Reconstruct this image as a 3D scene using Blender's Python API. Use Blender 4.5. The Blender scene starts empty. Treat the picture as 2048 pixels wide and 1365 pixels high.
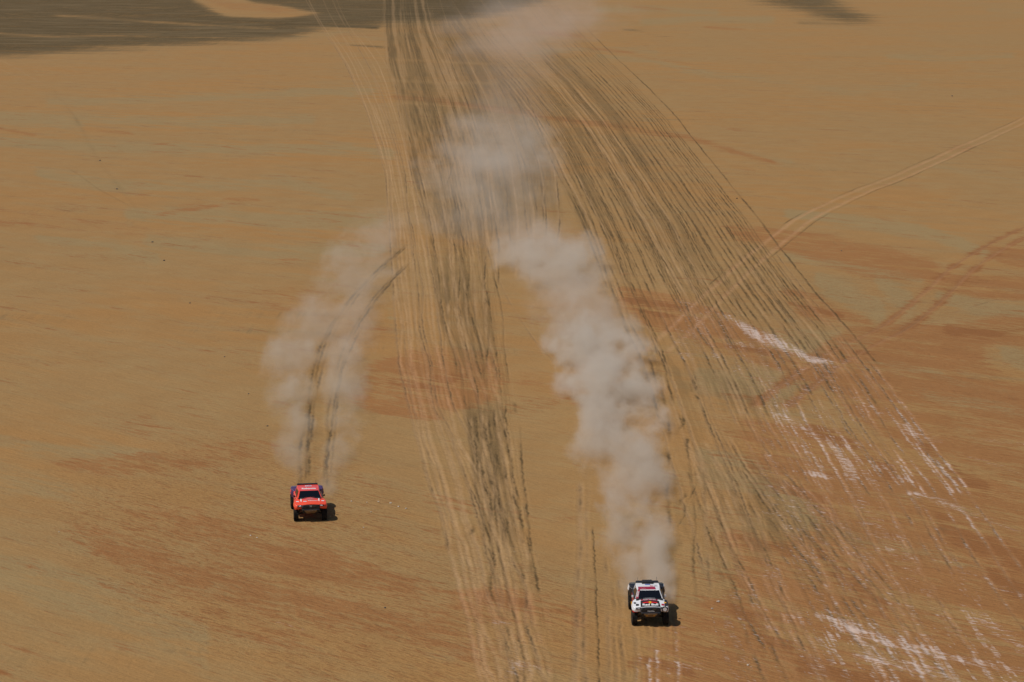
import bpy, bmesh, math, random
import numpy as np
from mathutils import Vector, Matrix
R = math.radians
sc = bpy.context.scene
col = sc.collection

# ------------------------------------------------------------------ camera
FPX, CX, CY = 4000.0, 1024.0, 682.5           # focal length and centre, in photo pixels
PITCH = R(11.34); CAM_H = 39.5
sP, cP = math.sin(PITCH), math.cos(PITCH)
cd = bpy.data.cameras.new('camera'); cam = bpy.data.objects.new('camera', cd); col.objects.link(cam)
cam.location = (0, 0, CAM_H); cam.rotation_euler = (math.pi/2 - PITCH, 0, 0)
cd.sensor_width = 36; cd.lens = 36*FPX/2048; cd.clip_start = 1; cd.clip_end = 20000
sc.camera = cam

# ------------------------------------------------------------------ light
SUN_EL, SUN_AZ = R(58), R(-106)               # azimuth clockwise from +Y (north)
w = bpy.data.worlds.new('World'); sc.world = w; w.use_nodes = True
nt = w.node_tree; bg = nt.nodes['Background']
sky = nt.nodes.new('ShaderNodeTexSky'); sky.sky_type = 'NISHITA'; sky.sun_disc = False
sky.sun_elevation = SUN_EL; sky.sun_rotation = SUN_AZ
nt.links.new(sky.outputs[0], bg.inputs[0]); bg.inputs[1].default_value = 0.055
sd = bpy.data.lights.new('sun', 'SUN'); sd.energy = 3.35; sd.angle = R(0.55); sd.color = (1, .955, .88)
sun = bpy.data.objects.new('sun', sd); col.objects.link(sun)
sdir = Vector((math.sin(SUN_AZ)*math.cos(SUN_EL), math.cos(SUN_AZ)*math.cos(SUN_EL), math.sin(SUN_EL)))
sun.rotation_euler = sdir.to_track_quat('Z', 'Y').to_euler(); sun.location = sdir*100
sc.view_settings.view_transform = 'Standard'; sc.view_settings.look = 'None'
sc.view_settings.exposure = -0.07; sc.view_settings.gamma = 1
sc.cycles.use_denoising = True
sc.cycles.volume_bounces = 2; sc.cycles.max_bounces = 6
sc.cycles.volume_step_rate = 1.0; sc.cycles.volume_max_steps = 256

def at(px, py, z=0.0):
    """point of the ground (or of the level z) that the photo shows at px, py"""
    a = (py-CY)/FPX; h = CAM_H-z
    Y = h*(cP-a*sP)/(sP+a*cP)
    d = Y*cP + h*sP
    return Vector(((px-CX)*d/FPX, Y, z))

# ------------------------------------------------------------------ numpy painting of the desert floor
rng = np.random.default_rng(7); random.seed(7)
ys = np.concatenate([np.arange(-36, 1400, 1.22)])          # rows, finest where the floor is seen
xs = np.concatenate([np.linspace(-160, 2210, 1830)])
a_ = (ys-CY)/FPX
Yrow = CAM_H*(cP-a_*sP)/(sP+a_*cP)
Drow = Yrow*cP+CAM_H*sP
scale_row = FPX/Drow                                        # photo pixels per metre
NR, NC = len(ys), len(xs)
dx = xs[1]-xs[0]
names = ['pale', 'red', 'dark', 'salt', 'light', 'rut', 'ripple', 'deep', 'churn']
M = {n: np.zeros((NR, NC), np.float32) for n in names}
Z = np.zeros((NR, NC), np.float32)

def blur(a, rx, ry):
    for _ in range(2):
        for ax, r in ((1, rx), (0, ry)):
            r = int(r)
            if r < 1: continue
            pad = [(0, 0), (0, 0)]; pad[ax] = (r+1, r)
            c = np.cumsum(np.pad(a, pad, mode='edge'), axis=ax, dtype=np.float64)
            n = a.shape[ax]
            hi = np.take(c, np.arange(2*r+1, 2*r+1+n), axis=ax); lo = np.take(c, np.arange(0, n), axis=ax)
            a = ((hi-lo)/(2*r+1)).astype(np.float32)
    return a
def poly_mask(pts, rx, ry):
    m = np.zeros((NR, NC), bool)
    P = list(pts)
    gy = ys[:, None]; gx = xs[None, :]
    for i in range(len(P)):
        (x0, y0), (x1, y1) = P[i], P[(i+1) % len(P)]
        if y0 == y1: continue
        c = (gy >= min(y0, y1)) & (gy < max(y0, y1))
        xi = x0+(gy-y0)*(x1-x0)/(y1-y0)
        m ^= c & (gx < xi)
    return blur(m.astype(np.float32), rx/dx, ry/1.22)
def add_poly(name, pts, val, rx=10, ry=4):
    if val > 0: M[name] = np.maximum(M[name], poly_mask(pts, rx, ry)*val)
    else: M[name] *= 1+val*poly_mask(pts, rx, ry)
def band(name, pts, w, val):
    """a streak that runs across the view: y as a function of x; w = half width in photo px (number or list)"""
    px = np.array([p[0] for p in pts], float); py = np.array([p[1] for p in pts], float)
    ww = np.full(len(pts), w, float) if np.isscalar(w) else np.array(w, float)
    yc = np.interp(xs, px, py); wc = np.interp(xs, px, ww)
    ends = np.clip((xs-px[0])/18, 0, 1)*np.clip((px[-1]-xs)/18, 0, 1)
    j0 = max(0, np.searchsorted(xs, px[0])-1); j1 = min(NC, np.searchsorted(xs, px[-1])+1)
    g = np.exp(-((ys[:, None]-yc[None, j0:j1])/np.maximum(wc[None, j0:j1], .7))**2)*ends[None, j0:j1]*abs(val)
    if val > 0: M[name][:, j0:j1] = np.maximum(M[name][:, j0:j1], g)
    else: M[name][:, j0:j1] *= 1-g
def n1(length, knots, seed=None):
    k = max(4, int(knots)); v = rng.random(k+3)
    t = np.linspace(0, k, length); i = t.astype(int); f = t-i; f = f*f*(3-2*f)
    return v[i]*(1-f)+v[i+1]*f
LINE = np.zeros((NR, NC), np.float32)
def line(pts, width=.30, red=0., light=0.0, rut=0.0, depth=.03, wob=.12, brk=.4, fine=0.0, off=0.0, off2=None):
    """one wheel track; pts = (px, py) ordered by py; width in metres"""
    px = np.array([p[0] for p in pts], float); py = np.array([p[1] for p in pts], float)
    if py[0] > py[-1]: px, py = px[::-1], py[::-1]
    r0, r1 = np.searchsorted(ys, py[0]), np.searchsorted(ys, py[-1])
    if r1-r0 < 4: return
    yy = ys[r0:r1]; s = scale_row[r0:r1]; L = r1-r0
    # smooth interpolation (monotone enough): twice blurred linear
    xc = np.interp(yy, py, px)
    k = min(L//2, 34)
    if k > 2:
        ker = np.ones(k)/k; xp = np.concatenate([xc[0]+(xc[1]-xc[0])*np.arange(-k, 0), xc, xc[-1]+(xc[-1]-xc[-2])*np.arange(1, k+1)])
        xc = np.convolve(xp, ker, 'same')[k:-k]
    slope = np.abs(np.gradient(xc, yy))
    xc = xc+off*s+(n1(L, L/60)-.5)*wob*2*s+(n1(L, L/11)-.5)*.07*s+(n1(L, L/3)-.5)*.09*s
    foreshort = np.clip(CAM_H/np.sqrt(Yrow[r0:r1]**2+CAM_H**2), .02, 1)
    wpx = width*s*.5*np.sqrt(1+(slope*foreshort)**2)
    cov = np.minimum(1, wpx/.75); sig = np.maximum(wpx, .75)
    b = np.clip(1-brk+brk*2.2*(n1(L, L/14)-.25), 0, 1.15)*np.clip((yy-yy[0])/14, 0, 1)*np.clip((yy[-1]-yy)/14, 0, 1)
    b2 = np.clip((n1(L, L/22)-.3)*2.6, 0, 1)*np.clip(.35+1.3*(n1(L, L/3)-.1), 0, 1.3)
    jc = ((xc-xs[0])/dx); ji = np.round(jc).astype(int)
    rr = np.arange(r0, r1); K = int(np.ceil(sig.max()*2.4/dx))+1
    for d in range(-K, K+1):
        j = ji+d; ok = (j >= 0) & (j < NC)
        if not ok.any(): continue
        u = (j-jc)*dx/sig
        g = np.exp(-u*u)*cov*b; e = np.exp(-((u+.9)/.55)**2)*cov    # e: the shaded / churned left lip
        rk, jk = rr[ok], j[ok]
        if light: M['light'][rk, jk] = np.maximum(M['light'][rk, jk], (g*light)[ok])
        if rut:
            v = (np.exp(-(u/.62)**2)*cov*b*rut*(.45+.75*b2))[ok]
            M['rut'][rk, jk] = np.maximum(M['rut'][rk, jk], v)
        if red: M['red'][rk, jk] = np.maximum(M['red'][rk, jk], (g*red)[ok]); M['deep'][rk, jk] = np.maximum(M['deep'][rk, jk], (g*red*.5)[ok])
        LINE[rk, jk] = np.maximum(LINE[rk, jk], g[ok])
        Z[rk, jk] += ((-np.exp(-u*u)+.55*np.exp(-((np.abs(u)-1.5)/.5)**2))*depth*.38*cov*b)[ok]
def pair(pts, gap=1.95, **k):
    line(pts, off=-gap/2, **k); line(pts, off=gap/2, **k)
def family(tab, ts, fn):
    """tab rows: (py, x_left, x_right); ts: positions across"""
    py = [r[0] for r in tab]
    for i, t in enumerate(ts):
        kw, y0, y1 = fn(i, t)
        pts = [(r[1]+(r[2]-r[1])*t, r[0]) for r in tab]
        yy = np.linspace(max(y0, py[0]), min(y1, py[-1]), 24)
        X = np.interp(yy, py, [p[0] for p in pts])
        line(list(zip(X, yy)), **kw)

def lattice(u, v, n=4096):
    v_ = rng.random((n, 256)).astype(np.float32)
    ui = np.floor(u).astype(int); vi = np.floor(v).astype(int); fu = u-ui; fv = v-vi
    fu = fu*fu*(3-2*fu); fv = fv*fv*(3-2*fv)
    g_ = lambda a, b: v_[a % n, b % 256]
    return ((g_(ui, vi)*(1-fu)+g_(ui+1, vi)*fu)*(1-fv)+(g_(ui, vi+1)*(1-fu)+g_(ui+1, vi+1)*fu)*fv).astype(np.float32)
def stripes(tab, freqs, lens, spread=.1):
    py = [r[0] for r in tab]
    xl = np.interp(ys, py, [r[1] for r in tab]); xr = np.interp(ys, py, [r[2] for r in tab])
    t = (xs[None, :]-xl[:, None])/(xr-xl)[:, None]
    inside = np.clip((t+spread*.3)/(spread*.3), 0, 1)*np.clip((1+spread*.3-t)/(spread*.3), 0, 1)*((ys > py[0]) & (ys < py[-1]))[:, None]
    yv = np.broadcast_to(ys[:, None], t.shape); o = 0; a = 0
    for f, l, k in zip(freqs, lens, (1, .9, .8, .7)):
        o = o+k*lattice((t+2)*f, (yv+200)/l+13*f); a += k
    return (o/a).astype(np.float32), inside.astype(np.float32), t
# --- large stains (real differences of the desert floor)
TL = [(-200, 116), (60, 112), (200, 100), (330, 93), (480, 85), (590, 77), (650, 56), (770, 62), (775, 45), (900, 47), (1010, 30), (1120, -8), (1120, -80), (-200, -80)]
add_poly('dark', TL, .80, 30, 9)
add_poly('dark', [(360, -20), (400, 6), (450, 33), (560, 37), (640, 28), (560, 12), (500, 6), (460, -20)], -.95, 14, 3)
add_poly('red', [(370, -10), (410, 4), (460, 20), (560, 28), (620, 26), (560, 12), (470, 4), (440, -10)], .55, 12, 3)
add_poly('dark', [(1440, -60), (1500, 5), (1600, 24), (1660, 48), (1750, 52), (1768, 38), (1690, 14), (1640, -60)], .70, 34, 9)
add_poly('dark', [(640, -20), (1080, -20), (1000, 12), (760, 10)], .8, 12, 2)
band('dark', [(540, 49), (640, 50), (770, 57)], 5, .9)
band('dark', [(690, 90), (740, 93), (780, 96)], 3, .5)
band('dark', [(1230, 55), (1290, 66), (1350, 76)], [3, 4, 3], .3)
band('dark', [(1580, 44), (1680, 45), (1740, 42)], [5, 8, 4], .4)
band('pale', [(640, 30), (770, 40), (880, 46)], 7, .7)
band('pale', [(570, 74), (680, 66), (775, 78)], 7, .6)
band('red', [(660, 72), (720, 68), (775, 74)], 4, .4)
band('dark', [(100, 30), (300, 44), (560, 60)], 3, -.3)
band('dark', [(-100, 62), (100, 74), (330, 70)], 3, -.3)
# pale drifts
for pts, w_, v in (([(80, 205), (300, 200), (560, 190), (760, 180)], 10, .7), ([(130, 238), (380, 245), (640, 238)], 12, .75),
    ([(-50, 280), (150, 292), (420, 300), (700, 300), (800, 310)], 13, .85), ([(560, 185), (640, 182), (720, 190)], 8, .9),
    ([(-80, 232), (60, 238), (180, 250)], 16, .8), ([(60, 345), (220, 370), (420, 375), (560, 360), (720, 400)], 15, .7), ([(240, 430), (420, 428), (600, 440), (780, 440)], 20, .8),
    ([(280, 480), (450, 500), (600, 505), (780, 500)], 16, .85), ([(60, 470), (220, 488), (330, 520)], 14, .75),
    ([(520, 545), (620, 550), (690, 560)], 12, .4), ([(-50, 880), (160, 900), (330, 905)], 20, .55),
    ([(-60, 1130), (200, 1200), (430, 1290)], 65, .55), ([(-60, 960), (60, 970), (160, 985)], 28, .5), ([(760, 590), (790, 640), (800, 680)], 34, .55),
    ([(800, 1330), (900, 1320), (950, 1290)], 26, .5), ([(1080, 560), (1010, 560), (900, 570)], 20, .3),
    ([(1270, 45), (1400, 38), (1560, 40)], 9, .8), ([(1180, 20), (1300, 18), (1450, 28)], 8, .7), ([(1350, 140), (1500, 155), (1700, 185), (1850, 170)], 8, .5),
    ([(1760, 112), (1900, 118), (2040, 112)], 8, .6), ([(1180, 110), (1300, 122), (1440, 150)], 6, .65), ([(1960, 18), (2060, 26)], 7, .5),
    ([(1850, 330), (1960, 350), (2080, 372)], 10, .35), ([(1040, 110), (1180, 98), (1330, 105)], 8, .5), ([(1270, 230), (1420, 290), (1600, 330)], 7, .4),
    ([(1560, 428), (1700, 440), (1850, 462), (1960, 500), (2080, 520)], [12, 13, 15, 10, 6], 1.), ([(1560, 512), (1640, 522), (1760, 545), (1860, 560)], [10, 9, 12, 10], 1.),
    ([(1620, 550), (1700, 590), (1780, 630)], [20, 32, 24], 1.), ([(1740, 545), (1800, 590), (1840, 610)], [20, 35, 20], 1.),
    ([(1530, 690), (1600, 700), (1690, 690), (1760, 680)], [22, 26, 20, 8], .95), ([(1860, 585), (1950, 612), (2040, 622), (2090, 628)], [12, 20, 14, 6], .95),
    ([(1560, 640), (1610, 660), (1700, 672)], 12, .8), ([(1930, 560), (2010, 575), (2080, 588)], 8, .8),
    ([(1990, 700), (2030, 715), (2080, 740)], [10, 22, 26], 1.), ([(1740, 720), (1830, 742), (1900, 752)], [8, 12, 6], .9), ([(1800, 738), (1900, 765), (1990, 790), (2080, 800)], 7, .85),
    ([(1820, 780), (1900, 800), (1980, 812), (2080, 838)], [10, 20, 18, 8], 1.), ([(1900, 745), (1980, 757), (2080, 765)], 6, .8),
    ([(1380, 745), (1500, 770), (1600, 785)], 34, .8), ([(1420, 810), (1540, 830), (1650, 840)], 18, .5), ([(1380, 910), (1480, 940), (1570, 990), (1650, 1050)], [40, 45, 40, 26], .8),
    ([(1560, 900), (1700, 950), (1830, 1010)], 16, .6), ([(1740, 955), (1860, 990), (1960, 1040)], [8, 14, 8], .7),
    ([(1600, 1040), (1760, 1085), (1900, 1120), (2080, 1190)], [18, 22, 16, 12], .8), ([(1780, 1180), (1880, 1240), (2080, 1330)], [22, 28, 24], .55),
    ([(1350, 1050), (1400, 1110), (1470, 1140)], 26, .4)):
    band('pale', pts, w_, v*1.15)
# orange stains
add_poly('red', [(1236, 572), (1330, 586), (1420, 612), (1500, 650), (1590, 708), (1625, 735), (1560, 742), (1470, 715), (1390, 690), (1280, 648), (1240, 615)], .95, 8, 5)
add_poly('deep', [(1245, 585), (1330, 600), (1390, 625), (1330, 640), (1260, 622)], .7, 10, 6)
band('deep', [(1440, 690), (1490, 700), (1540, 712), (1610, 735)], [6, 9, 8, 4], .9)
add_poly('red', [(1438, 448), (1520, 452), (1660, 470), (1800, 498), (1862, 515), (1900, 560), (1800, 562), (1690, 545), (1560, 498), (1470, 480)], .85, 12, 5)
add_poly('red', [(1960, 486), (2100, 500), (2100, 545), (2000, 530)], .9, 8, 3)
add_poly('red', [(1840, 545), (2100, 555), (2100, 600), (1960, 595), (1850, 572)], .9, 8, 3)
add_poly('red', [(1560, 575), (1640, 592), (1740, 640), (1750, 655), (1660, 650), (1600, 640)], .9, 8, 4)
add_poly('red', [(1700, 652), (1900, 655), (1990, 632), (2100, 640), (2100, 700), (1990, 690), (1960, 720), (2060, 770), (2100, 800), (2100, 990), (1950, 940), (1800, 900), (1700, 830), (1640, 770), (1560, 760), (1600, 720)], .9, 10, 5)
add_poly('red', [(1470, 830), (1640, 850), (1800, 900), (2100, 990), (2100, 1420), (1280, 1420), (1290, 1260), (1370, 1220), (1480, 1170), (1440, 1060), (1560, 1080), (1640, 1050), (1560, 960), (1480, 900)], .86, 18, 8)
for pts, w_ in (([(1480, 930), (1600, 985), (1690, 1040)], 22), ([(1400, 1080), (1500, 1090), (1600, 1110)], 20), ([(1620, 1080), (1680, 1150), (1790, 1220)], 34), ([(1860, 1040), (1960, 1090), (2090, 1140)], 26),
    ([(1600, 850), (1700, 890), (1800, 950)], 22), ([(1820, 880), (1900, 940), (1990, 990)], 22), ([(1450, 1210), (1520, 1260), (1600, 1300)], 26), ([(1960, 1130), (2020, 1170), (2090, 1210)], 18),
    ([(1880, 660), (1960, 668), (2080, 660)], 12), ([(940, 1195), (1020, 1205), (1080, 1215)], 22), ([(1560, 600), (1640, 620), (1700, 640)], 8), ([(1580, 1330), (1750, 1370), (1900, 1400)], 22), ([(1240, 1330), (1300, 1320), (1400, 1350)], 18)):
    band('deep', pts, w_, .7)
add_poly('red', [(730, 735), (800, 700), (870, 692), (985, 705), (1025, 760), (980, 800), (860, 842), (740, 822), (690, 790)], .85, 14, 6)
add_poly('red', [(640, 630), (780, 640), (800, 690), (700, 700)], .35, 20, 10)
band('deep', [(760, 760), (860, 770), (950, 745)], [14, 18, 10], .6)
add_poly('red', [(1025, 735), (1090, 745), (1200, 790), (1130, 800), (1030, 770)], .6, 12, 5)
add_poly('red', [(895, 1180), (1000, 1170), (1110, 1190), (1180, 1230), (1180, 1260), (1090, 1250), (980, 1250), (900, 1230)], .8, 12, 6)
add_poly('red', [(80, 925), (330, 900), (520, 872), (560, 880), (560, 915), (330, 945), (200, 950), (110, 945)], .55, 18, 6)
add_poly('red', [(120, 1030), (220, 1010), (400, 1010), (520, 1050), (700, 1100), (860, 1170), (960, 1230), (980, 1365), (900, 1345), (780, 1290), (700, 1330), (560, 1290), (430, 1265), (280, 1215), (240, 1150)], .62, 24, 12)
add_poly('ripple', [(60, 1000), (400, 860), (640, 860), (900, 1100), (1200, 1130), (1200, 1400), (600, 1400), (200, 1200)], .9, 60, 30)
add_poly('ripple', [(1380, 560), (2150, 520), (2150, 1400), (1360, 1400), (1370, 900)], .7, 60, 30)
band('red', [(740, 290), (860, 300), (960, 330)], 5, .2)
add_poly('red', [(480, 1030), (560, 1035), (700, 1050), (600, 1070), (480, 1080)], .45, 20, 6)
add_poly('red', [(-60, 400), (120, 430), (330, 455), (330, 475), (100, 460), (-60, 450)], .38, 20, 5)
add_poly('red', [(540, 560), (640, 560), (700, 600), (600, 640), (520, 620)], .25, 20, 12)
for x0, x1, y0, y1, w_, v in ((-20, 85, 256, 274, 5, .7), (150, 275, 256, 268, 4, .7), (320, 420, 270, 272, 1.6, .5), (300, 360, 290, 284, 2, .5), (290, 400, 304, 304, 2, .5), (440, 500, 292, 302, 2, .5),
    (590, 700, 330, 333, 2, .45), (250, 320, 395, 385, 2, .55), (310, 450, 428, 408, 6, .8), (340, 420, 412, 404, 3, .6), (440, 530, 396, 400, 4.5, .8), (40, 180, 385, 400, 4, .4), (130, 160, 390, 385, 3, .4),
    (550, 575, 404, 402, 2, .6), (545, 610, 518, 519, 3, .7), (185, 260, 460, 462, 3, .5), (100, 150, 468, 470, 3, .4), (1050, 1180, 62, 75, 6, .7), (1060, 1090, 50, 52, 2, .4), (1165, 1280, 94, 108, 5, .7), (1260, 1400, 110, 132, 3, .45),
    (1250, 1350, 12, 22, 4, .7), (1400, 1500, 54, 60, 3.5, .8), (1420, 1500, 250, 262, 4, .35), (1450, 1520, 330, 342, 4, .45), (1345, 1400, 135, 140, 2, .4), (1745, 1800, 432, 445, 4, .5), (-20, 70, 882, 880, 6, .5), (1230, 1270, 548, 548, 3, .6),
    (1560, 1700, 490, 505, 3, .7), (1640, 1750, 640, 655, 4, .6), (1480, 1560, 452, 470, 6, .5)):
    band('red', [(x0, y0), ((x0+x1)/2, (y0+y1)/2), (x1, y1)], [w_*.6, w_, w_*.5], v)
band('red', [(770, 193), (860, 200), (960, 212), (1060, 228), (1140, 242), (1250, 256), (1380, 276), (1500, 312), (1560, 330)], [3, 6, 8, 9, 7, 8, 7, 6, 3], .85)
# dark churned gravel under the tracks
add_poly('churn', [(768, -20), (770, 100), (792, 200), (815, 300), (838, 400), (858, 476), (910, 478), (980, 470), (1080, 440), (1110, 380), (1110, 330), (1060, 230), (1010, 140), (960, 90), (935, 40), (960, -20)], .66, 10, 26)
add_poly('churn', [(985, 118), (1140, 116), (1220, 190), (1330, 320), (1400, 420), (1420, 500), (1330, 520), (1250, 500), (1180, 440), (1110, 400), (1085, 360), (1120, 320), (1110, 240), (1050, 170)], .34, 26, 26)
add_poly('churn', [(1060, 370), (1140, 380), (1200, 430), (1240, 540), (1180, 500), (1100, 410), (1030, 400)], .62, 20, 20)
add_poly('churn', [(866, 545), (905, 520), (935, 545), (965, 560), (985, 640), (985, 735), (930, 740), (900, 690), (875, 640)], .58, 10, 30)
add_poly('churn', [(930, 812), (1000, 805), (1005, 860), (1012, 960), (1030, 1050), (1030, 1085), (975, 1075), (950, 1000), (938, 900)], .66, 6, 12)
add_poly('churn', [(1340, 725), (1480, 770), (1580, 790), (1620, 830), (1480, 820), (1360, 790)], .30, 16, 10)
add_poly('churn', [(1370, 900), (1480, 940), (1680, 1050), (1760, 1110), (1640, 1090), (1460, 1120), (1400, 1020)], .28, 20, 14)
for pts, w_, v in (([(778, 120), (840, 122), (1000, 130)], 5, -.6), ([(770, 160), (880, 165), (1000, 168)], 6, -.5), ([(790, 205), (960, 214), (1120, 246)], 6, -.6), ([(1110, 245), (1300, 270), (1450, 300)], 9, -.85), ([(1120, 395), (1250, 470), (1360, 560)], 5, -.5)):
    band('churn', pts, w_*.6, v*.8)
CHURN = M['churn'].copy(); M['churn'] *= 0

# --- wheel tracks
famA = [(-30, 598, 690), (60, 645, 720), (120, 690, 770), (200, 722, 800), (270, 752, 815), (340, 768, 830), (450, 778, 858), (600, 790, 880), (740, 802, 900), (850, 828, 935), (960, 858, 985), (1100, 895, 1040), (1240, 925, 1072), (1400, 955, 1110)]
def fA(i, t):
    k = dict(width=.32, light=rng.uniform(.5, .95), rut=rng.choice([.0, .3, .6], p=[.4, .3, .3]), depth=.04, wob=.3, brk=.3)
    return k, rng.choice([-30, -30, 60, 200]), rng.choice([1400, 1400, 1400, 1100])
family(famA, [0, .05, .11, .17, .25, .3, .38, .46, .54, .6, .7, .78, .9, 1.0], fA)
famB = [(-30, 770, 920), (60, 770, 960), (120, 775, 1010), (200, 795, 1060), (330, 825, 1110), (440, 850, 1120), (540, 868, 1115), (640, 880, 1110), (740, 915, 1110), (840, 930, 1120), (960, 950, 1140), (1090, 972, 1160), (1240, 995, 1190), (1400, 1018, 1220)]
def fB(i, t):
    dk = rng.random() < .6
    k = dict(width=.34, light=0 if dk else rng.uniform(.5, .9), rut=rng.uniform(.5, .9) if dk else 0, depth=.05, wob=.35, brk=.55)
    y1 = rng.choice([520, 760, 1090, 1400], p=[.3, .2, .2, .3]) if t < .45 else rng.uniform(430, 600)
    return k, rng.choice([-30, -30, 100, 300]), y1
family(famB, np.sort(rng.random(46)), fB)
famB2 = [(780, 930, 1005), (860, 938, 1010), (960, 952, 1022), (1080, 985, 1050), (1200, 1000, 1075)]
family(famB2, [0, .1, .22, .3, .45, .55, .66, .8, 1.], lambda i, t: (dict(width=.35, light=.7*(i % 3 == 1), rut=.85*(i % 3 != 1), depth=.05, wob=.3, brk=.6), 780+rng.random()*60, 1000+rng.random()*200))
famC = [(-30, 860, 1095), (50, 905, 1166), (100, 945, 1216), (132, 972, 1251), (176, 1012, 1298), (240, 1062, 1358), (304, 1098, 1410), (387, 1138, 1478), (450, 1165, 1528), (511, 1188, 1574), (586, 1216, 1635), (650, 1240, 1690), (720, 1270, 1746), (850, 1310, 1840), (960, 1345, 1930), (1100, 1380, 2030), (1250, 1430, 2140), (1400, 1490, 2260)]
tsC = [0, .03, .06, .1, .13, .17, .2, .235, .26, .3, .32, .345, .37, .4, .425, .45, .475, .5, .53, .56, .585, .61, .66, .69, .72, .75, .79, .83, .87, .905, 1.0]
def fC(i, t):
    lt = t < .55 and rng.random() < .28
    k = dict(width=.30 if t > .5 else .36, light=.7 if lt else 0, rut=(0 if lt else rng.uniform(.75, 1.05)), depth=.045, wob=.12 if t > .6 else .25, brk=.28 if t > .6 else .5)
    return k, (-30 if rng.random() < .6 or t > .8 else 110), (rng.uniform(600, 760) if t > .6 else rng.uniform(560, 900))
family(famC, tsC, fC)
family(famC, np.sort(rng.random(10)*.55), fC)
def fC2(i, t): return dict(width=.26, rut=rng.uniform(.6, .95), depth=.03, wob=.25, brk=.35), rng.choice([-30, 110, 200, 280]), rng.uniform(480, 720)
family(famC, np.sort(np.concatenate([.10+rng.random(14)*.09, .27+rng.random(14)*.07, .40+rng.random(14)*.08, .54+rng.random(10)*.05])), fC2)
for t_ in (.62, .655, .69, .715, .745, .78, .815, .85, .885, .92, 1.0):
    family(famC, [t_], lambda i, t: (dict(width=.42, rut=.95, depth=.02, wob=.10, brk=.3), -30 if t > .8 else 110, rng.uniform(620, 830)))
# lower right fan: paler and broken
def fD(i, t):
    k = dict(light=rng.uniform(.35, .8), rut=rng.choice([0, .4, .7]), depth=.035, wob=.14, brk=.55, width=.30)
    return k, rng.uniform(480, 760), rng.choice([1400, 1400, 1150, 1000])
family(famC, np.sort(rng.random(40)), fD)
famE = [(860, 1345, 1520), (930, 1375, 1570), (1000, 1395, 1640), (1100, 1425, 1745), (1200, 1460, 1840), (1300, 1500, 1925), (1400, 1540, 2010)]
def fE(i, t):
    d = rng.random() < .5
    k = dict(width=.32, light=.0 if d else rng.uniform(.3, .8), rut=rng.uniform(.45, .8) if d else 0, depth=.035, wob=.14, brk=.6)
    return k, rng.uniform(860, 980), rng.uniform(1120, 1400)
family(famE, np.sort(rng.random(34)), fE)
# single lines and pairs one can follow
pair([(2110, 212), (1950, 285), (1830, 342), (1700, 392), (1620, 430), (1560, 474), (1500, 525), (1440, 580), (1370, 650), (1300, 712)][::-1] and [(2110, 212), (1950, 285), (1830, 342), (1700, 392), (1620, 430), (1560, 474), (1500, 525), (1440, 580), (1370, 650), (1300, 712)], gap=2.4, width=.75, light=.85, rut=.0, red=.45, depth=.07, brk=.2, wob=.1)
for wd_, kw_ in ((1.5, dict(red=1.1)), (.6, dict(light=.6, rut=.3))): pair([(2110, 440), (2010, 480), (1930, 530), (1880, 575), (1830, 625), (1780, 665), (1690, 705), (1600, 770), (1530, 825)], gap=3.0, width=wd_, depth=.06, brk=.08, wob=.1, **kw_)
pair([(2030, 582), (1950, 600), (1880, 630), (1840, 650), (1790, 672)], gap=2.4, width=.35, light=.3, rut=.45, brk=.8, wob=.2)
pair([(2110, 212), (1950, 285), (1830, 342), (1700, 392), (1620, 430), (1560, 474), (1500, 525), (1440, 580)], gap=4.0, width=.35, rut=.7, depth=.02, brk=.75, wob=.2)
redL = [(812, 488), (800, 500), (752, 545), (710, 590), (672, 640), (648, 690), (632, 740), (620, 800), (612, 880), (606, 975)]
redR = [(822, 522), (810, 532), (768, 575), (728, 630), (698, 680), (678, 740), (668, 800), (662, 870), (650, 975)]
for o, rt in ((0, 1.1), (.45, .8), (-.3, .8)):
    line(redL, width=.42, rut=rt, depth=.05, wob=.2, brk=.5, off=o); line(redR, width=.38, rut=rt, depth=.05, wob=.2, brk=.55, off=o*.8)
band('dark', [(600, 775), (640, 780)], 12, .3)
line([(975, 490), (990, 560), (1002, 620), (1010, 700), (1022, 772)], width=.3, rut=.95, wob=.15, brk=.3)
line([(1026, 800), (1031, 826)], width=.5, rut=1., wob=.15, brk=.1)
line([(1036, 845), (1044, 930), (1056, 1030), (1066, 1100), (1078, 1190)], width=.3, rut=.95, wob=.12, brk=.35)
line([(985, 530), (1010, 585), (1040, 640), (1085, 695), (1130, 745)], width=.3, rut=.7, light=.4, wob=.15, brk=.5)
line([(955, 480), (970, 560), (978, 640), (972, 740)], width=.3, rut=.75, wob=.2, brk=.4)
line([(880, 235), (906, 300), (900, 400), (878, 470)][::1], width=.25, rut=.0, light=.3)
line([(905, 250), (890, 300), (880, 345)], width=.25, rut=.9, wob=.1, brk=.3)
line([(925, 260), (905, 330), (890, 380)], width=.25, rut=.9, wob=.1, brk=.3)
line([(1165, 955), (1160, 1050), (1156, 1180), (1152, 1400)], width=.45, light=.85, rut=.45, wob=.15, brk=.35, depth=.06)
line([(1180, 960), (1172, 1100), (1168, 1250), (1170, 1400)], width=.4, light=.6, rut=.4, wob=.15, brk=.5)
line([(1187, 1050), (1192, 1150), (1197, 1250), (1199, 1400)], width=.2, rut=1., wob=.08, brk=.15)
line([(1212, 1100), (1214, 1200), (1216, 1400)], width=.35, rut=.4, light=.5, wob=.15, brk=.5)
for x in (1228, 1240, 1262, 1275, 1292, 1310, 1336, 1348):
    line([(x-6, 1150), (x, 1250), (x+8, 1400)], width=.28, light=rng.uniform(.2, .5), rut=rng.uniform(.2, .5), wob=.15, brk=.6, depth=.05)
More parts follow.
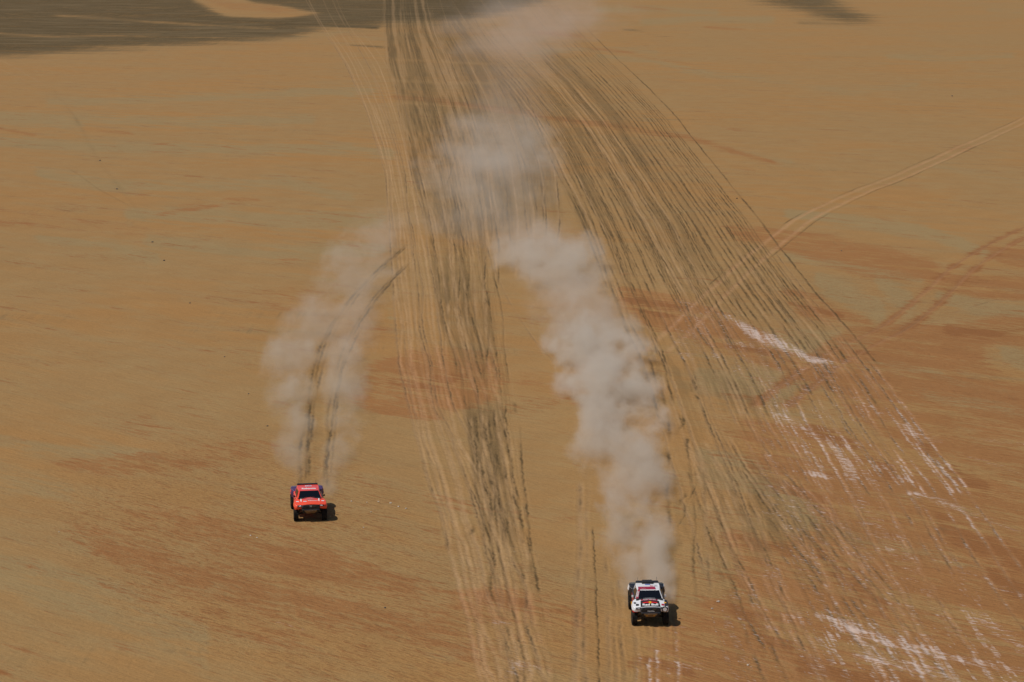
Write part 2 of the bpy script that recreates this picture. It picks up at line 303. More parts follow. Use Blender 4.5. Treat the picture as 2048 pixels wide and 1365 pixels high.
line([(1382, 880), (1395, 960), (1397, 1060), (1403, 1210)], width=.3, rut=.7, wob=.12, brk=.35, off=-.3)
line([(1382, 880), (1404, 960), (1408, 1060), (1412, 1190)], width=.4, light=.6, rut=.5, wob=.12, brk=.5, off=.2)
line([(1394, 960), (1375, 1010), (1352, 1060)], width=.25, rut=.95, wob=.1, brk=.7)
line([(1402, 1010), (1440, 1110), (1475, 1190), (1530, 1310)], width=.3, rut=.95, wob=.15, brk=.35)
line([(1425, 1010), (1480, 1130), (1530, 1230), (1575, 1300)], width=.3, rut=.7, wob=.15, brk=.5)
line([(1325, 770), (1338, 860), (1342, 960), (1346, 1060)], width=.5, rut=.85, wob=.3, brk=.7)  # dust plume's shadow, painted as dark smudges along its right edge
line([(1500, 740), (1530, 790), (1570, 850)], width=.35, rut=.7, wob=.2, brk=.5)
line([(-60, 96), (20, 128), (90, 172)], width=.4, light=.5, rut=.15)
line([(-60, 118), (30, 150), (60, 166)], width=.4, light=.4)
line([(90, 372), (180, 380)][::-1] and [(130, 330), (190, 370), (262, 412), (275, 420)], width=.7, rut=.28, light=0, wob=.5, brk=.5)
line([(100, 170), (150, 240), (190, 320), (240, 385), (300, 450)], width=1.6, rut=.16, wob=.8, brk=.5, depth=.02)
line([(660, 30), (690, 80), (725, 150), (760, 215), (800, 290)], width=.3, light=.7, rut=.2)
line([(595, -30), (640, 50), (690, 120), (722, 200)], width=.4, light=.8, rut=.3)
for k in range(16):                                       # clods and churned spots by the tracks; dust trail's shadow painted on its right
    x0, y0 = (rng.uniform(930, 1010), rng.uniform(800, 1080)) if k % 2 else (rng.uniform(1330, 1400), rng.uniform(740, 980))
    line([(x0, y0), (x0+rng.uniform(-4, 8), y0+rng.uniform(16, 50))], width=.5, rut=.8, wob=.3, brk=.6)
line([(1330, 610), (1420, 640)][:0] or [(1262, 640), (1290, 668)], width=1.2, rut=.6, wob=.5, brk=.6)

# churned stripes between the tracks
for tab, fr, ln, reg in ((famB, (22, 48, 120), (110, 60, 12), 'B'), (famC, (26, 70, 170), (150, 80, 16), 'C')):
    o, ins, t = stripes(tab, fr, ln)
    st = np.clip((o-.40)/.22, 0, 1)
    fade = np.interp(ys, [-40, 60, 460, 640, 1400], [1, 1, 1, .5, .35])[:, None].astype(np.float32) if reg == 'B' else np.interp(ys, [-40, 90, 130, 600, 760, 1400], [.2, .3, .7, .6, .4, .4])[:, None].astype(np.float32)
    M['churn'] = np.maximum(M['churn'], CHURN*ins*((.62+.6*st) if reg == 'B' else (.12+1.25*st)))
    sl = np.clip((.45-o)/.16, 0, 1)*ins*fade*(t < (.55 if reg == 'B' else .62))*(1 if reg == 'B' else np.interp(ys, [-40, 430, 650], [.12, .3, 1])[:, None])
    M['light'] = np.maximum(M['light'], sl*.45)
    sd_ = np.clip((o-.55)/.14, 0, 1)*ins*fade*(t < (.5 if reg == 'B' else .60))
    M['rut'] = np.maximum(M['rut'], sd_*.40)
    LINE = np.maximum(LINE, ins*np.clip((o-.5)/.12, 0, 1)*.8*(t < .8))
# --- salt crust
S = np.zeros((NR, NC), np.float32)
def salt(pts, w_, v):
    M['_s'] = S; band('_s', pts, w_, v); 
for pts, w_, v in (([(1436, 622), (1500, 664), (1560, 690), (1620, 722), (1680, 730)], [6, 12, 16, 9, 3], 1.), ([(1450, 682), (1490, 690), (1520, 700)], 4, .9), ([(1340, 600), (1392, 612)], 8, .45),
    ([(1410, 710), (1450, 714)], 8, .6), ([(1340, 706), (1400, 720)], 10, .45), ([(1540, 820), (1600, 850), (1660, 890), (1730, 960)], [6, 14, 20, 14], .75), ([(1680, 868), (1740, 905)], 12, .6),
    ([(1600, 940), (1640, 950), (1690, 962)], [8, 9, 3], .85), ([(1740, 735), (1800, 752), (1850, 772)], [4, 6, 3], .55), ([(1690, 790), (1760, 830), (1830, 870), (1900, 885)], [8, 10, 14, 6], .7), ([(1780, 900), (1870, 940)], 14, .3),
    ([(1800, 985), (1850, 995), (1900, 1015), (1970, 1040), (2060, 1075)], [4, 9, 9, 6, 5], .95), ([(1925, 875), (1990, 885), (2080, 892)], [2, 4, 3], .8), ([(1900, 900), (1980, 930), (2080, 965)], [4, 9, 12], .55), ([(1780, 800), (1840, 830), (1860, 835)], 4, .6),
    ([(1620, 1225), (1700, 1255), (1780, 1285), (1880, 1310), (1980, 1330), (2080, 1350)], [9, 13, 16, 12, 10, 8], .9), ([(1690, 1300), (1780, 1325), (1880, 1350), (1960, 1385)], [9, 16, 16, 10], .8), ([(1740, 1250), (1800, 1262), (1840, 1275)], [3, 6, 3], .55),
    ([(1910, 1205), (1960, 1235), (2010, 1270), (2070, 1310)], [7, 18, 20, 14], .9), ([(1290, 1310), (1350, 1325), (1430, 1345)], [20, 28, 20], .5), ([(1370, 1235), (1430, 1215)], 8, .35), ([(1340, 1256), (1400, 1260)], 5, .5), ([(1260, 1258), (1290, 1262)], 3, .5),
    ([(1745, 1094), (1770, 1098), (1800, 1102)], 4, .9), ([(1690, 1070), (1720, 1082)], 6, .6), ([(1850, 1118), (1910, 1130), (1990, 1170), (2080, 1200)], [3, 4, 7, 7], .7), ([(1660, 1135), (1700, 1142)], 5, .5), ([(1830, 1138), (1862, 1140)], 3, .6),
    ([(500, 1228), (560, 1248), (630, 1274)], [2, 4, 3], .75), ([(310, 1140), (360, 1160), (420, 1185)], 3, .35), ([(590, 1250), (640, 1266)], 3, .4), ([(700, 1000), (760, 1000), (815, 1015)], [3, 4, 3], .55), ([(955, 1240), (1040, 1250)], 5, .5), ([(1000, 1350), (1080, 1340)], 16, .35), ([(1010, 1320), (1090, 1345)], 8, .4),
    ([(1050, 758), (1090, 754)], 3, .5), ([(1480, 840), (1540, 860)], 8, .25), ([(1380, 985), (1410, 990)], 8, .4), ([(1500, 1010), (1560, 1050)], 8, .35), ([(1450, 1140), (1560, 1160)], 10, .3), ([(1970, 565), (2000, 570)], 5, .45), ([(1650, 500), (1680, 512)], 4, .35),
    ([(1800, 560), (1830, 566)], 4, .3), ([(1890, 650), (1940, 670)], 6, .4), ([(1500, 770), (1620, 820)], 7, .3), ([(1000, 1060), (1040, 1120), (1060, 1150)], 10, .3)):
    salt(pts, w_, v)
del M['_s']
S = np.maximum(S, 0)
zone = poly_mask([(1330, 590), (1440, 612), (1640, 700), (1830, 740), (1960, 900), (2100, 960), (2100, 1420), (1260, 1420), (1270, 1290), (1500, 1150), (1560, 1080), (1480, 900), (1520, 800), (1420, 730), (1330, 700)], 20, 12)
core = blur(np.maximum.reduce([poly_mask(p_, 18, 8) for p_ in ([(1530, 810), (1640, 830), (1760, 930), (1740, 980), (1640, 940)], [(1780, 800), (1900, 880), (1960, 1000), (2060, 1090), (1900, 1050), (1790, 970)], [(1630, 1220), (1800, 1260), (2100, 1340), (2100, 1420), (1760, 1400), (1640, 1300)], [(1900, 1190), (2100, 1290), (2100, 1360), (1960, 1300)], [(1280, 1280), (1440, 1310), (1460, 1400), (1290, 1400)])]), 4, 2)
M['salt'] = np.clip(np.maximum(blur(S, 5, 2)*(.56+.72*LINE), zone*LINE*.37+core*(.02+LINE*.42)), 0, 1.2).astype(np.float32)
names = ['pale', 'red', 'dark', 'salt', 'light', 'rut', 'ripple', 'deep', 'churn']

# --- mesh of the ground: one sheet, extended coarsely to the horizon and to the sides
extra_far = np.array([60000, 30000, 15000, 8000, 5000, 3500])
extra_near = np.array([85, 60, 35, 10, -10]) ; extra_near = extra_near[extra_near < Yrow[-1]-3]
Yall = np.concatenate([extra_far[extra_far > Yrow[0]+50], Yrow, extra_near])
nf = int((extra_far > Yrow[0]+50).sum()); nn = len(extra_near)
ext = np.array([300, 900, 2500, 7000, 20000.])
xall = np.concatenate([(xs[0]-ext)[::-1], xs, xs[-1]+ext]); ne = len(ext)
D = Yall*cP+CAM_H*sP
GX = (xall[None, :]-CX)*D[:, None]/FPX; GY = np.repeat(Yall[:, None], len(xall), 1)
def padd(a): return np.pad(a, ((nf, nn), (ne, ne)), mode='edge')
ZZ = padd(Z*0); ZZ[nf:nf+NR, ne:ne+NC] = np.clip(Z, -.09, .07)
# soft swells of the sand, a few centimetres high
rs = np.random.default_rng(3)
for lam, amp in ((90, .10), (37, .05), (14, .025), (5.3, .012), (2.1, .006)):
    for _ in range(4):
        th = rs.uniform(0, math.pi); ph = rs.uniform(0, 6.28)
        fade = np.clip(lam*scale_row[0]*0+1, 0, 1)
        ZZ += (amp*.5*np.sin((GX*math.cos(th)+GY*math.sin(th))*2*math.pi/lam+ph)*np.clip(3000/np.maximum(np.abs(GY), 1)-.9, 0, 1)).astype(np.float32)
nr, nc = GX.shape
co = np.stack([GX, GY, ZZ], -1).astype(np.float32).reshape(-1)
idx = np.arange(nr*nc, dtype=np.int32).reshape(nr, nc)
quads = np.stack([idx[:-1, :-1], idx[1:, :-1], idx[1:, 1:], idx[:-1, 1:]], -1).reshape(-1, 4)
me = bpy.data.meshes.new('ground')
me.vertices.add(nr*nc); me.vertices.foreach_set('co', co)
me.loops.add(quads.size); me.loops.foreach_set('vertex_index', quads.reshape(-1))
me.polygons.add(len(quads)); me.polygons.foreach_set('loop_start', np.arange(0, quads.size, 4, dtype=np.int32))
me.update(calc_edges=True)
me.shade_smooth()
for n in names:
    at_ = me.attributes.new(n, 'FLOAT', 'POINT')
    a = padd(M[n])
    at_.data.foreach_set('value', np.clip(a, 0, 1.2).astype(np.float32).reshape(-1))
ground = bpy.data.objects.new('ground', me); col.objects.link(ground); ground['kind'] = 'structure'
def ground_z(x, y):
    k = 0
    z = 0.0; r2 = np.random.default_rng(3)
    for lam, amp in ((90, .10), (37, .05), (14, .025), (5.3, .012), (2.1, .006)):
        for _ in range(4):
            th = r2.uniform(0, math.pi); ph = r2.uniform(0, 6.28)
            z += amp*.5*math.sin((x*math.cos(th)+y*math.sin(th))*2*math.pi/lam+ph)*min(1, max(0, 3000/max(abs(y), 1)-.9))
    return z

# ------------------------------------------------------------------ node helpers
class NT:
    def __init__(s, m):
        s.t = m.node_tree; s.n = s.t.nodes; s.l = s.t.links
    def new(s, t, **k):
        n = s.n.new(t)
        for a, v in k.items(): setattr(n, a, v)
        return n
    def put(s, sock, v):
        if isinstance(v, bpy.types.NodeSocket): s.l.new(v, sock)
        else: sock.default_value = v
    def math(s, op, a, b=0.0, c=None, clamp=False):
        n = s.new('ShaderNodeMath', operation=op, use_clamp=clamp); s.put(n.inputs[0], a); s.put(n.inputs[1], b)
        if c is not None: s.put(n.inputs[2], c)
        return n.outputs[0]
    def sm(s, v, lo, hi, a=0., b=1., t='SMOOTHSTEP'):
        n = s.new('ShaderNodeMapRange', interpolation_type=t); s.put(n.inputs[0], v)
        for i, q in enumerate((lo, hi, a, b)): s.put(n.inputs[1+i], q)
        return n.outputs[0]
    def mix(s, f, a, b, mode='MIX'):
        n = s.new('ShaderNodeMix', data_type='RGBA', blend_type=mode); s.put(n.inputs[0], f); s.put(n.inputs[6], a); s.put(n.inputs[7], b)
        return n.outputs[2]
    def noise(s, vec, scale, detail=3, rough=.55, dist=0., lac=2.0):
        n = s.new('ShaderNodeTexNoise'); s.l.new(vec, n.inputs['Vector'])
        n.inputs['Scale'].default_value = scale; n.inputs['Detail'].default_value = detail
        n.inputs['Roughness'].default_value = rough; n.inputs['Distortion'].default_value = dist; n.inputs['Lacunarity'].default_value = lac
        return n.outputs['Fac']
    def mapping(s, vec, rot=0., sc_=(1, 1, 1)):
        a = s.new('ShaderNodeMapping'); s.l.new(vec, a.inputs[0]); a.inputs['Rotation'].default_value = (0, 0, rot)
        b = s.new('ShaderNodeMapping'); s.l.new(a.outputs[0], b.inputs[0]); b.inputs['Scale'].default_value = sc_
        return b.outputs[0]
    def attr(s, n):
        a = s.new('ShaderNodeAttribute', attribute_name=n); return a.outputs['Fac']
def rgb(r, g, b): return (r, g, b, 1)

# ------------------------------------------------------------------ sand material
m = bpy.data.materials.new('sand'); m.use_nodes = True; g = NT(m)
bs = g.n['Principled BSDF']; pos = g.new('ShaderNodeNewGeometry').outputs['Position']
STR = R(36)                                                  # the wind direction: streaks run down to the right
st1 = g.noise(g.mapping(pos, STR, (.055, .26, 1)), 1, 5, .6)       # long streaks, tens of metres
st2 = g.noise(g.mapping(pos, STR, (.35, 1.9, 1)), 1, 4, .6, .3)     # metre streaks
st3 = g.noise(g.mapping(pos, STR, (1.3, 5.5, 1)), 1, 3, .6, .4)     # ripples
big = g.noise(pos, .018, 4, .55)
mid = g.noise(pos, .21, 4, .6)
far = g.noise(g.mapping(pos, R(8), (.010, .035, 1)), 1, 6, .62)
grain = g.noise(pos, 3.2, 3, .7)
grain2 = g.noise(pos, 11, 2, .7)
A = {n: g.attr(n) for n in names}
c3 = lambda n, k: g.math('MULTIPLY', g.math('SUBTRACT', n, .5), k)
base = g.mix(g.sm(g.math('ADD', big, c3(far, .5)), .34, .66), rgb(.322, .190, .076), rgb(.345, .184, .065))
base = g.mix(g.sm(g.math('ADD', st1, c3(mid, .4)), .40, .66, 0, .55), base, rgb(.305, .203, .090))
pf = g.math('ADD', A['pale'], g.math('ADD', c3(st1, 2.6), g.math('ADD', c3(st2, 1.1), c3(far, .7))))
out = g.mix(g.sm(pf, .18, .85, 0, .92), base, rgb(.300, .203, .092))
rf = g.math('ADD', A['red'], g.math('ADD', c3(st1, 3.3), g.math('ADD', c3(st2, 2.6), c3(st3, 1.3))))
out = g.mix(g.sm(rf, .18, 1.08, 0, .88), out, rgb(.302, .136, .048))
df = g.math('ADD', A['deep'], g.math('ADD', c3(st1, 2.0), c3(st2, 1.6)))
out = g.mix(g.sm(df, .30, .7, 0, .75), out, rgb(.245, .102, .036))
# fine ripple lines where the sand is blown
rp = g.math('MULTIPLY', A['ripple'], g.sm(g.math('ADD', st3, c3(st2, .5)), .50, .66))
out = g.mix(g.math('MULTIPLY', rp, .62), out, rgb(.245, .108, .040))
rp2 = g.math('MULTIPLY', A['ripple'], g.sm(st3, .38, .26))
out = g.mix(g.math('MULTIPLY', rp2, .3), out, rgb(.36, .25, .14))
# dark gravel
tr = g.noise(g.mapping(pos, R(0), (2.2, .03, 1)), 1, 4, .65, .0)
far2 = g.noise(g.mapping(pos, R(5), (.03, .13, 1)), 1, 5, .65)       # drawn out along the tracks
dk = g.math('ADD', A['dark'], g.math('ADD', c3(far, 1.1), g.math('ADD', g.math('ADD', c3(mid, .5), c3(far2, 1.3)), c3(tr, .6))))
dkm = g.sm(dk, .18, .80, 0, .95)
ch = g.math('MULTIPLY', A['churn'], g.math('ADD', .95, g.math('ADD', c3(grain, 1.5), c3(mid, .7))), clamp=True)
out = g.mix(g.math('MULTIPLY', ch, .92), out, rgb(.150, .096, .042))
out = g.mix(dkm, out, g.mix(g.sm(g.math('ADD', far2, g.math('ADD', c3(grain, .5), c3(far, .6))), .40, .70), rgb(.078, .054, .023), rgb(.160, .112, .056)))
# tracks: loose light sand and dark churned ruts
lf = g.math('MULTIPLY', A['light'], g.sm(g.math('ADD', grain, c3(mid, .8)), .25, .55, .55, 1))
out = g.mix(g.math('MULTIPLY', lf, .62), out, g.mix(A['red'], rgb(.46, .285, .145), rgb(.45, .235, .115)))
rt = g.math('MULTIPLY', A['rut'], g.sm(g.math('ADD', grain, c3(mid, .8)), .25, .55, .5, 1.1))
out = g.mix(g.math('MULTIPLY', g.math('MINIMUM', rt, 1.), .86), out, rgb(.088, .056, .024))
# salt crust
sn = g.noise(g.mapping(pos, STR, (1.5, 4.6, 1)), 1, 6, .78, .3)
sf = g.math('ADD', A['salt'], g.math('ADD', c3(sn, 3.6), c3(st2, 1.6)))
out = g.mix(g.math('MULTIPLY', g.sm(sf, .38, 1.25, 0, .86), g.sm(A['salt'], .05, .35)), out, rgb(.60, .47, .405))
# grain
gv = g.math('ADD', 1.0, g.math('ADD', c3(grain, .26), g.math('ADD', c3(grain2, .36), c3(mid, .20))))
mul = g.new('ShaderNodeVectorMath', operation='SCALE'); g.l.new(out, mul.inputs[0]); g.l.new(gv, mul.inputs['Scale'])
g.l.new(mul.outputs[0], bs.inputs['Base Color'])
bs.inputs['Roughness'].default_value = .95; bs.inputs['Specular IOR Level'].default_value = .12
hgt = g.math('ADD', g.math('MULTIPLY', st3, .055), g.math('ADD', g.math('MULTIPLY', grain, .05), g.math('MULTIPLY', st2, .12)))
hgt = g.math('ADD', hgt, g.math('MULTIPLY', g.math('MULTIPLY', A['ripple'], st3), .12))
bp = g.new('ShaderNodeBump'); bp.inputs['Strength'].default_value = .8; bp.inputs['Distance'].default_value = 1.0
g.l.new(hgt, bp.inputs['Height']); g.l.new(bp.outputs[0], bs.inputs['Normal'])
me.materials.append(m)

#@CARS@
# ------------------------------------------------------------------ object helpers
def mat(name, c, rough=.5, metal=0., coat=0., dust=.0, spec=.5):
    m = bpy.data.materials.new(name); m.use_nodes = True; g = NT(m); b = g.n['Principled BSDF']
    b.inputs['Roughness'].default_value = rough; b.inputs['Metallic'].default_value = metal
    b.inputs['Coat Weight'].default_value = coat; b.inputs['Specular IOR Level'].default_value = spec
    oc = g.new('ShaderNodeTexCoord').outputs['Object']
    n = g.noise(oc, 3.5, 4, .6); n2 = g.noise(oc, 22, 3, .6)
    c2 = g.mix(g.sm(n2, .3, .7), (c[0]*.9, c[1]*.9, c[2]*.9, 1), (min(1, c[0]*1.05), min(1, c[1]*1.05), min(1, c[2]*1.05), 1))
    if dust: c2 = g.mix(g.math('MULTIPLY', g.sm(n, .38, .68), dust), c2, rgb(.36, .25, .15))
    g.l.new(c2, b.inputs['Base Color'])
    return m
MT = dict(
    orange=mat('orange_paint', (.97, .085, .030), .35, coat=.5, dust=.05), pink=mat('pink_red_paint', (.90, .085, .075), .35, coat=.5, dust=.08), purple=mat('purple_paint', (.060, .028, .12), .4, coat=.4, dust=.12),
    white=mat('white_paint', (.80, .80, .82), .35, coat=.5, dust=.05), black=mat('black_paint', (.012, .012, .015), .35, coat=.4, dust=.06), maroon=mat('maroon_paint', (.36, .012, .045), .4, coat=.4, dust=.05),
    carbon=mat('black_carbon', (.010, .010, .012), .5, dust=.04), glass=mat('dark_glass', (.004, .005, .008), .06, spec=.6), rubber=mat('tyre_rubber', (.012, .012, .012), .9, dust=.10, spec=.2),
    rim=mat('dark_rim', (.05, .05, .05), .4, .6, dust=.3), alu=mat('brown_skid_plate', (.23, .155, .085), .5, .3, dust=.5), lens=mat('headlight_lens', (.85, .87, .9), .12, coat=1.),
    letter=mat('white_lettering', (.82, .82, .82), .5), grey=mat('grey_decal', (.35, .36, .38), .5), yellow=mat('yellow_decal', (.75, .36, .02), .5), red=mat('red_decal', (.65, .015, .02), .5),
    blue=mat('blue_decal', (.12, .2, .5), .5), tan=mat('tan_lettering', (.62, .52, .36), .6), steel=mat('dark_steel', (.03, .03, .032), .45, .7, dust=.2), suit=mat('driver_suit', (.12, .12, .16), .8))
def link(name, me, m, parent, bevel=0, smooth=False):
    me.materials.append(MT[m] if isinstance(m, str) else m)
    o = bpy.data.objects.new(name, me); col.objects.link(o)
    if parent: o.parent = parent
    if smooth: me.shade_smooth()
    if bevel:
        b = o.modifiers.new('bevel', 'BEVEL'); b.width = bevel; b.segments = 2; b.limit_method = 'ANGLE'; b.angle_limit = R(28)
    return o
def mesh(verts, faces):
    bm = bmesh.new(); vs = [bm.verts.new(v) for v in verts]
    for f in faces: bm.faces.new([vs[i] for i in f])
    bmesh.ops.recalc_face_normals(bm, faces=bm.faces); me = bpy.data.meshes.new('m'); bm.to_mesh(me); bm.free(); return me
def loft(secs, close=True):
    """secs: list of closed rings of 3D points with the same count"""
    n = len(secs[0]); v = [p for s_ in secs for p in s_]; f = []
    for i in range(len(secs)-1):
        for j in range(n):
            k = (j+1) % n
            f.append((i*n+j, i*n+k, (i+1)*n+k, (i+1)*n+j))
    if close: f += [tuple(range(n)), tuple(range((len(secs)-1)*n, len(secs)*n))]
    return mesh(v, f)
def half_loft(rows):
    """rows: (y, [(x, z) from bottom centre outwards up to top centre]); mirrored in x"""
    secs = []
    for y, h in rows:
        ring = [(x, y, z) for x, z in h]+[(-x, y, z) for x, z in h[::-1] if x > 1e-4]
        secs.append(ring)
    return loft(secs)
def prism_yz(prof, x0, x1):
    return loft([[(x0, y, z) for y, z in prof], [(x1, y, z) for y, z in prof]])
def prism_xz(prof, y0, y1):
    return loft([[(x, y0, z) for x, z in prof], [(x, y1, z) for x, z in prof]])
def boxes(bs_):
    v, f = [], []
    for (x0, x1, y0, y1, z0, z1) in bs_:
        b = len(v); v += [(x, y, z) for z in (z0, z1) for y in (y0, y1) for x in (x0, x1)]
        f += [(b, b+1, b+3, b+2), (b+4, b+6, b+7, b+5), (b, b+4, b+5, b+1), (b+2, b+3, b+7, b+6), (b, b+2, b+6, b+4), (b+1, b+5, b+7, b+3)]
    return mesh(v, f)
def slab(quad, t=.006):
    """a thin panel lying on a surface: corners anticlockwise seen from outside"""
    a, b, c = (Vector(quad[0]), Vector(quad[1]), Vector(quad[2])); n = (b-a).cross(c-a).normalized()
    top = [Vector(p)+n*t for p in quad]; bot = [Vector(p)-n*.004 for p in quad]; k = len(quad)
    return mesh([tuple(p) for p in bot+top], [tuple(range(k)), tuple(range(k, 2*k))]+[(i, (i+1) % k, k+(i+1) % k, k+i) for i in range(k)])
def tube(pts, r, n=8):
    secs = []
    for i, p in enumerate(pts):
        p = Vector(p); d = (Vector(pts[min(i+1, len(pts)-1)])-Vector(pts[max(i-1, 0)])).normalized()
        u = d.cross(Vector((0, 0, 1)) if abs(d.z) < .9 else Vector((1, 0, 0))).normalized(); v = d.cross(u)
        secs.append([tuple(p+(u*math.cos(2*math.pi*k/n)+v*math.sin(2*math.pi*k/n))*r) for k in range(n)])
    return loft(secs)
def text(body, m, parent, origin, right, up, width=None, height=None, name='lettering', bold=.0):
    c = bpy.data.curves.new('t', 'FONT'); c.body = body; c.align_x = 'CENTER'; c.align_y = 'CENTER'; c.size = 1; c.extrude = .004; c.offset = bold; c.resolution_u = 3
    o = bpy.data.objects.new('t', c); col.objects.link(o); dg = bpy.context.evaluated_depsgraph_get()
    me = bpy.data.meshes.new_from_object(o.evaluated_get(dg)); bpy.data.objects.remove(o); bpy.data.curves.remove(c)
    X = [v.co.x for v in me.vertices]; Y = [v.co.y for v in me.vertices]
    cx, cy = (max(X)+min(X))/2, (max(Y)+min(Y))/2; sx = width/(max(X)-min(X)) if width else 1; sy = height/(max(Y)-min(Y)) if height else sx
    r_ = Vector(right).normalized(); u_ = Vector(up).normalized(); n_ = r_.cross(u_); u_ = n_.cross(r_); O = Vector(origin)
    for v in me.vertices:
        v.co = O+r_*((v.co.x-cx)*sx)+u_*((v.co.y-cy)*sy)+n_*(v.co.z+.006)
    return link(name, me, m, parent)
def wheel(parent, x, y, steer=0., z=.47):
    """tyre with blocks, rim as its child"""
    s_ = 1 if x > 0 else -1; W, Rr = .33, .47
    prof = [(-.5, .56), (-.52, .80), (-.46, .93), (-.36, .985), (.36, .985), (.46, .93), (.52, .80), (.5, .56)]
    N = 56; secs = []
    Mx = Matrix.Translation((x, y, z)) @ Matrix.Rotation(steer, 4, 'Z')
    for i in range(N):
        a = 2*math.pi*i/N; secs.append([tuple(Mx @ Vector((px*W, math.cos(a)*pr*Rr, math.sin(a)*pr*Rr))) for px, pr in prof])
    v = [p for q in secs for p in q]; n = len(prof)
    f = [(i*n+j, i*n+(j+1) % n, ((i+1) % N)*n+(j+1) % n, ((i+1) % N)*n+j) for i in range(N) for j in range(n)]
    for i in range(0, N):                                  # tread blocks
        for row, (u0, u1) in enumerate(((-.46, -.20), (-.15, .15), (.20, .46))):
            a0 = 2*math.pi*(i+(.0 if row != 1 else .5))/N; a1 = a0+2*math.pi/N*.58; b = len(v)
            for rr in (.95, 1.012):
                for aa in (a0, a1):
                    for uu in (u0, u1): v.append(tuple(Mx @ Vector((uu*W, math.cos(aa)*rr*Rr, math.sin(aa)*rr*Rr))))
            f += [(b, b+1, b+3, b+2), (b+4, b+6, b+7, b+5), (b, b+4, b+5, b+1), (b+2, b+3, b+7, b+6), (b, b+2, b+6, b+4), (b+1, b+5, b+7, b+3)]
    t = link('wheel', mesh(v, f), 'rubber', parent)
    v, f = [], []
    for side in (-1, 1):
        b = len(v); v.append(tuple(Mx @ Vector((side*.36*W, 0, 0))))
        for i in range(24): a = 2*math.pi*i/24; v.append(tuple(Mx @ Vector((side*.46*W, math.cos(a)*.57*Rr, math.sin(a)*.57*Rr))))
        f += [(b, b+1+i, b+1+(i+1) % 24) for i in range(24)]
        for k in range(6):
            a = k*math.pi/3
            for da in (0,):
                c = len(v)
                for rr, hw in ((.12, .05), (.55, .035)):
                    for q in (-1, 1):
                        for xx in (side*.40*W, side*.50*W):
                            v.append(tuple(Mx @ Vector((xx, math.cos(a)*rr*Rr-math.sin(a)*q*hw*Rr*1.6, math.sin(a)*rr*Rr+math.cos(a)*q*hw*Rr*1.6))))
                f += [(c, c+1, c+3, c+2), (c+4, c+6, c+7, c+5), (c, c+4, c+5, c+1), (c+2, c+3, c+7, c+6), (c, c+2, c+6, c+4), (c+1, c+5, c+7, c+3)]
    link('rim', mesh(v, f), 'rim', t)
    return t
def mirror_quad(q): return [(-x, y, z) for x, y, z in q][::-1]

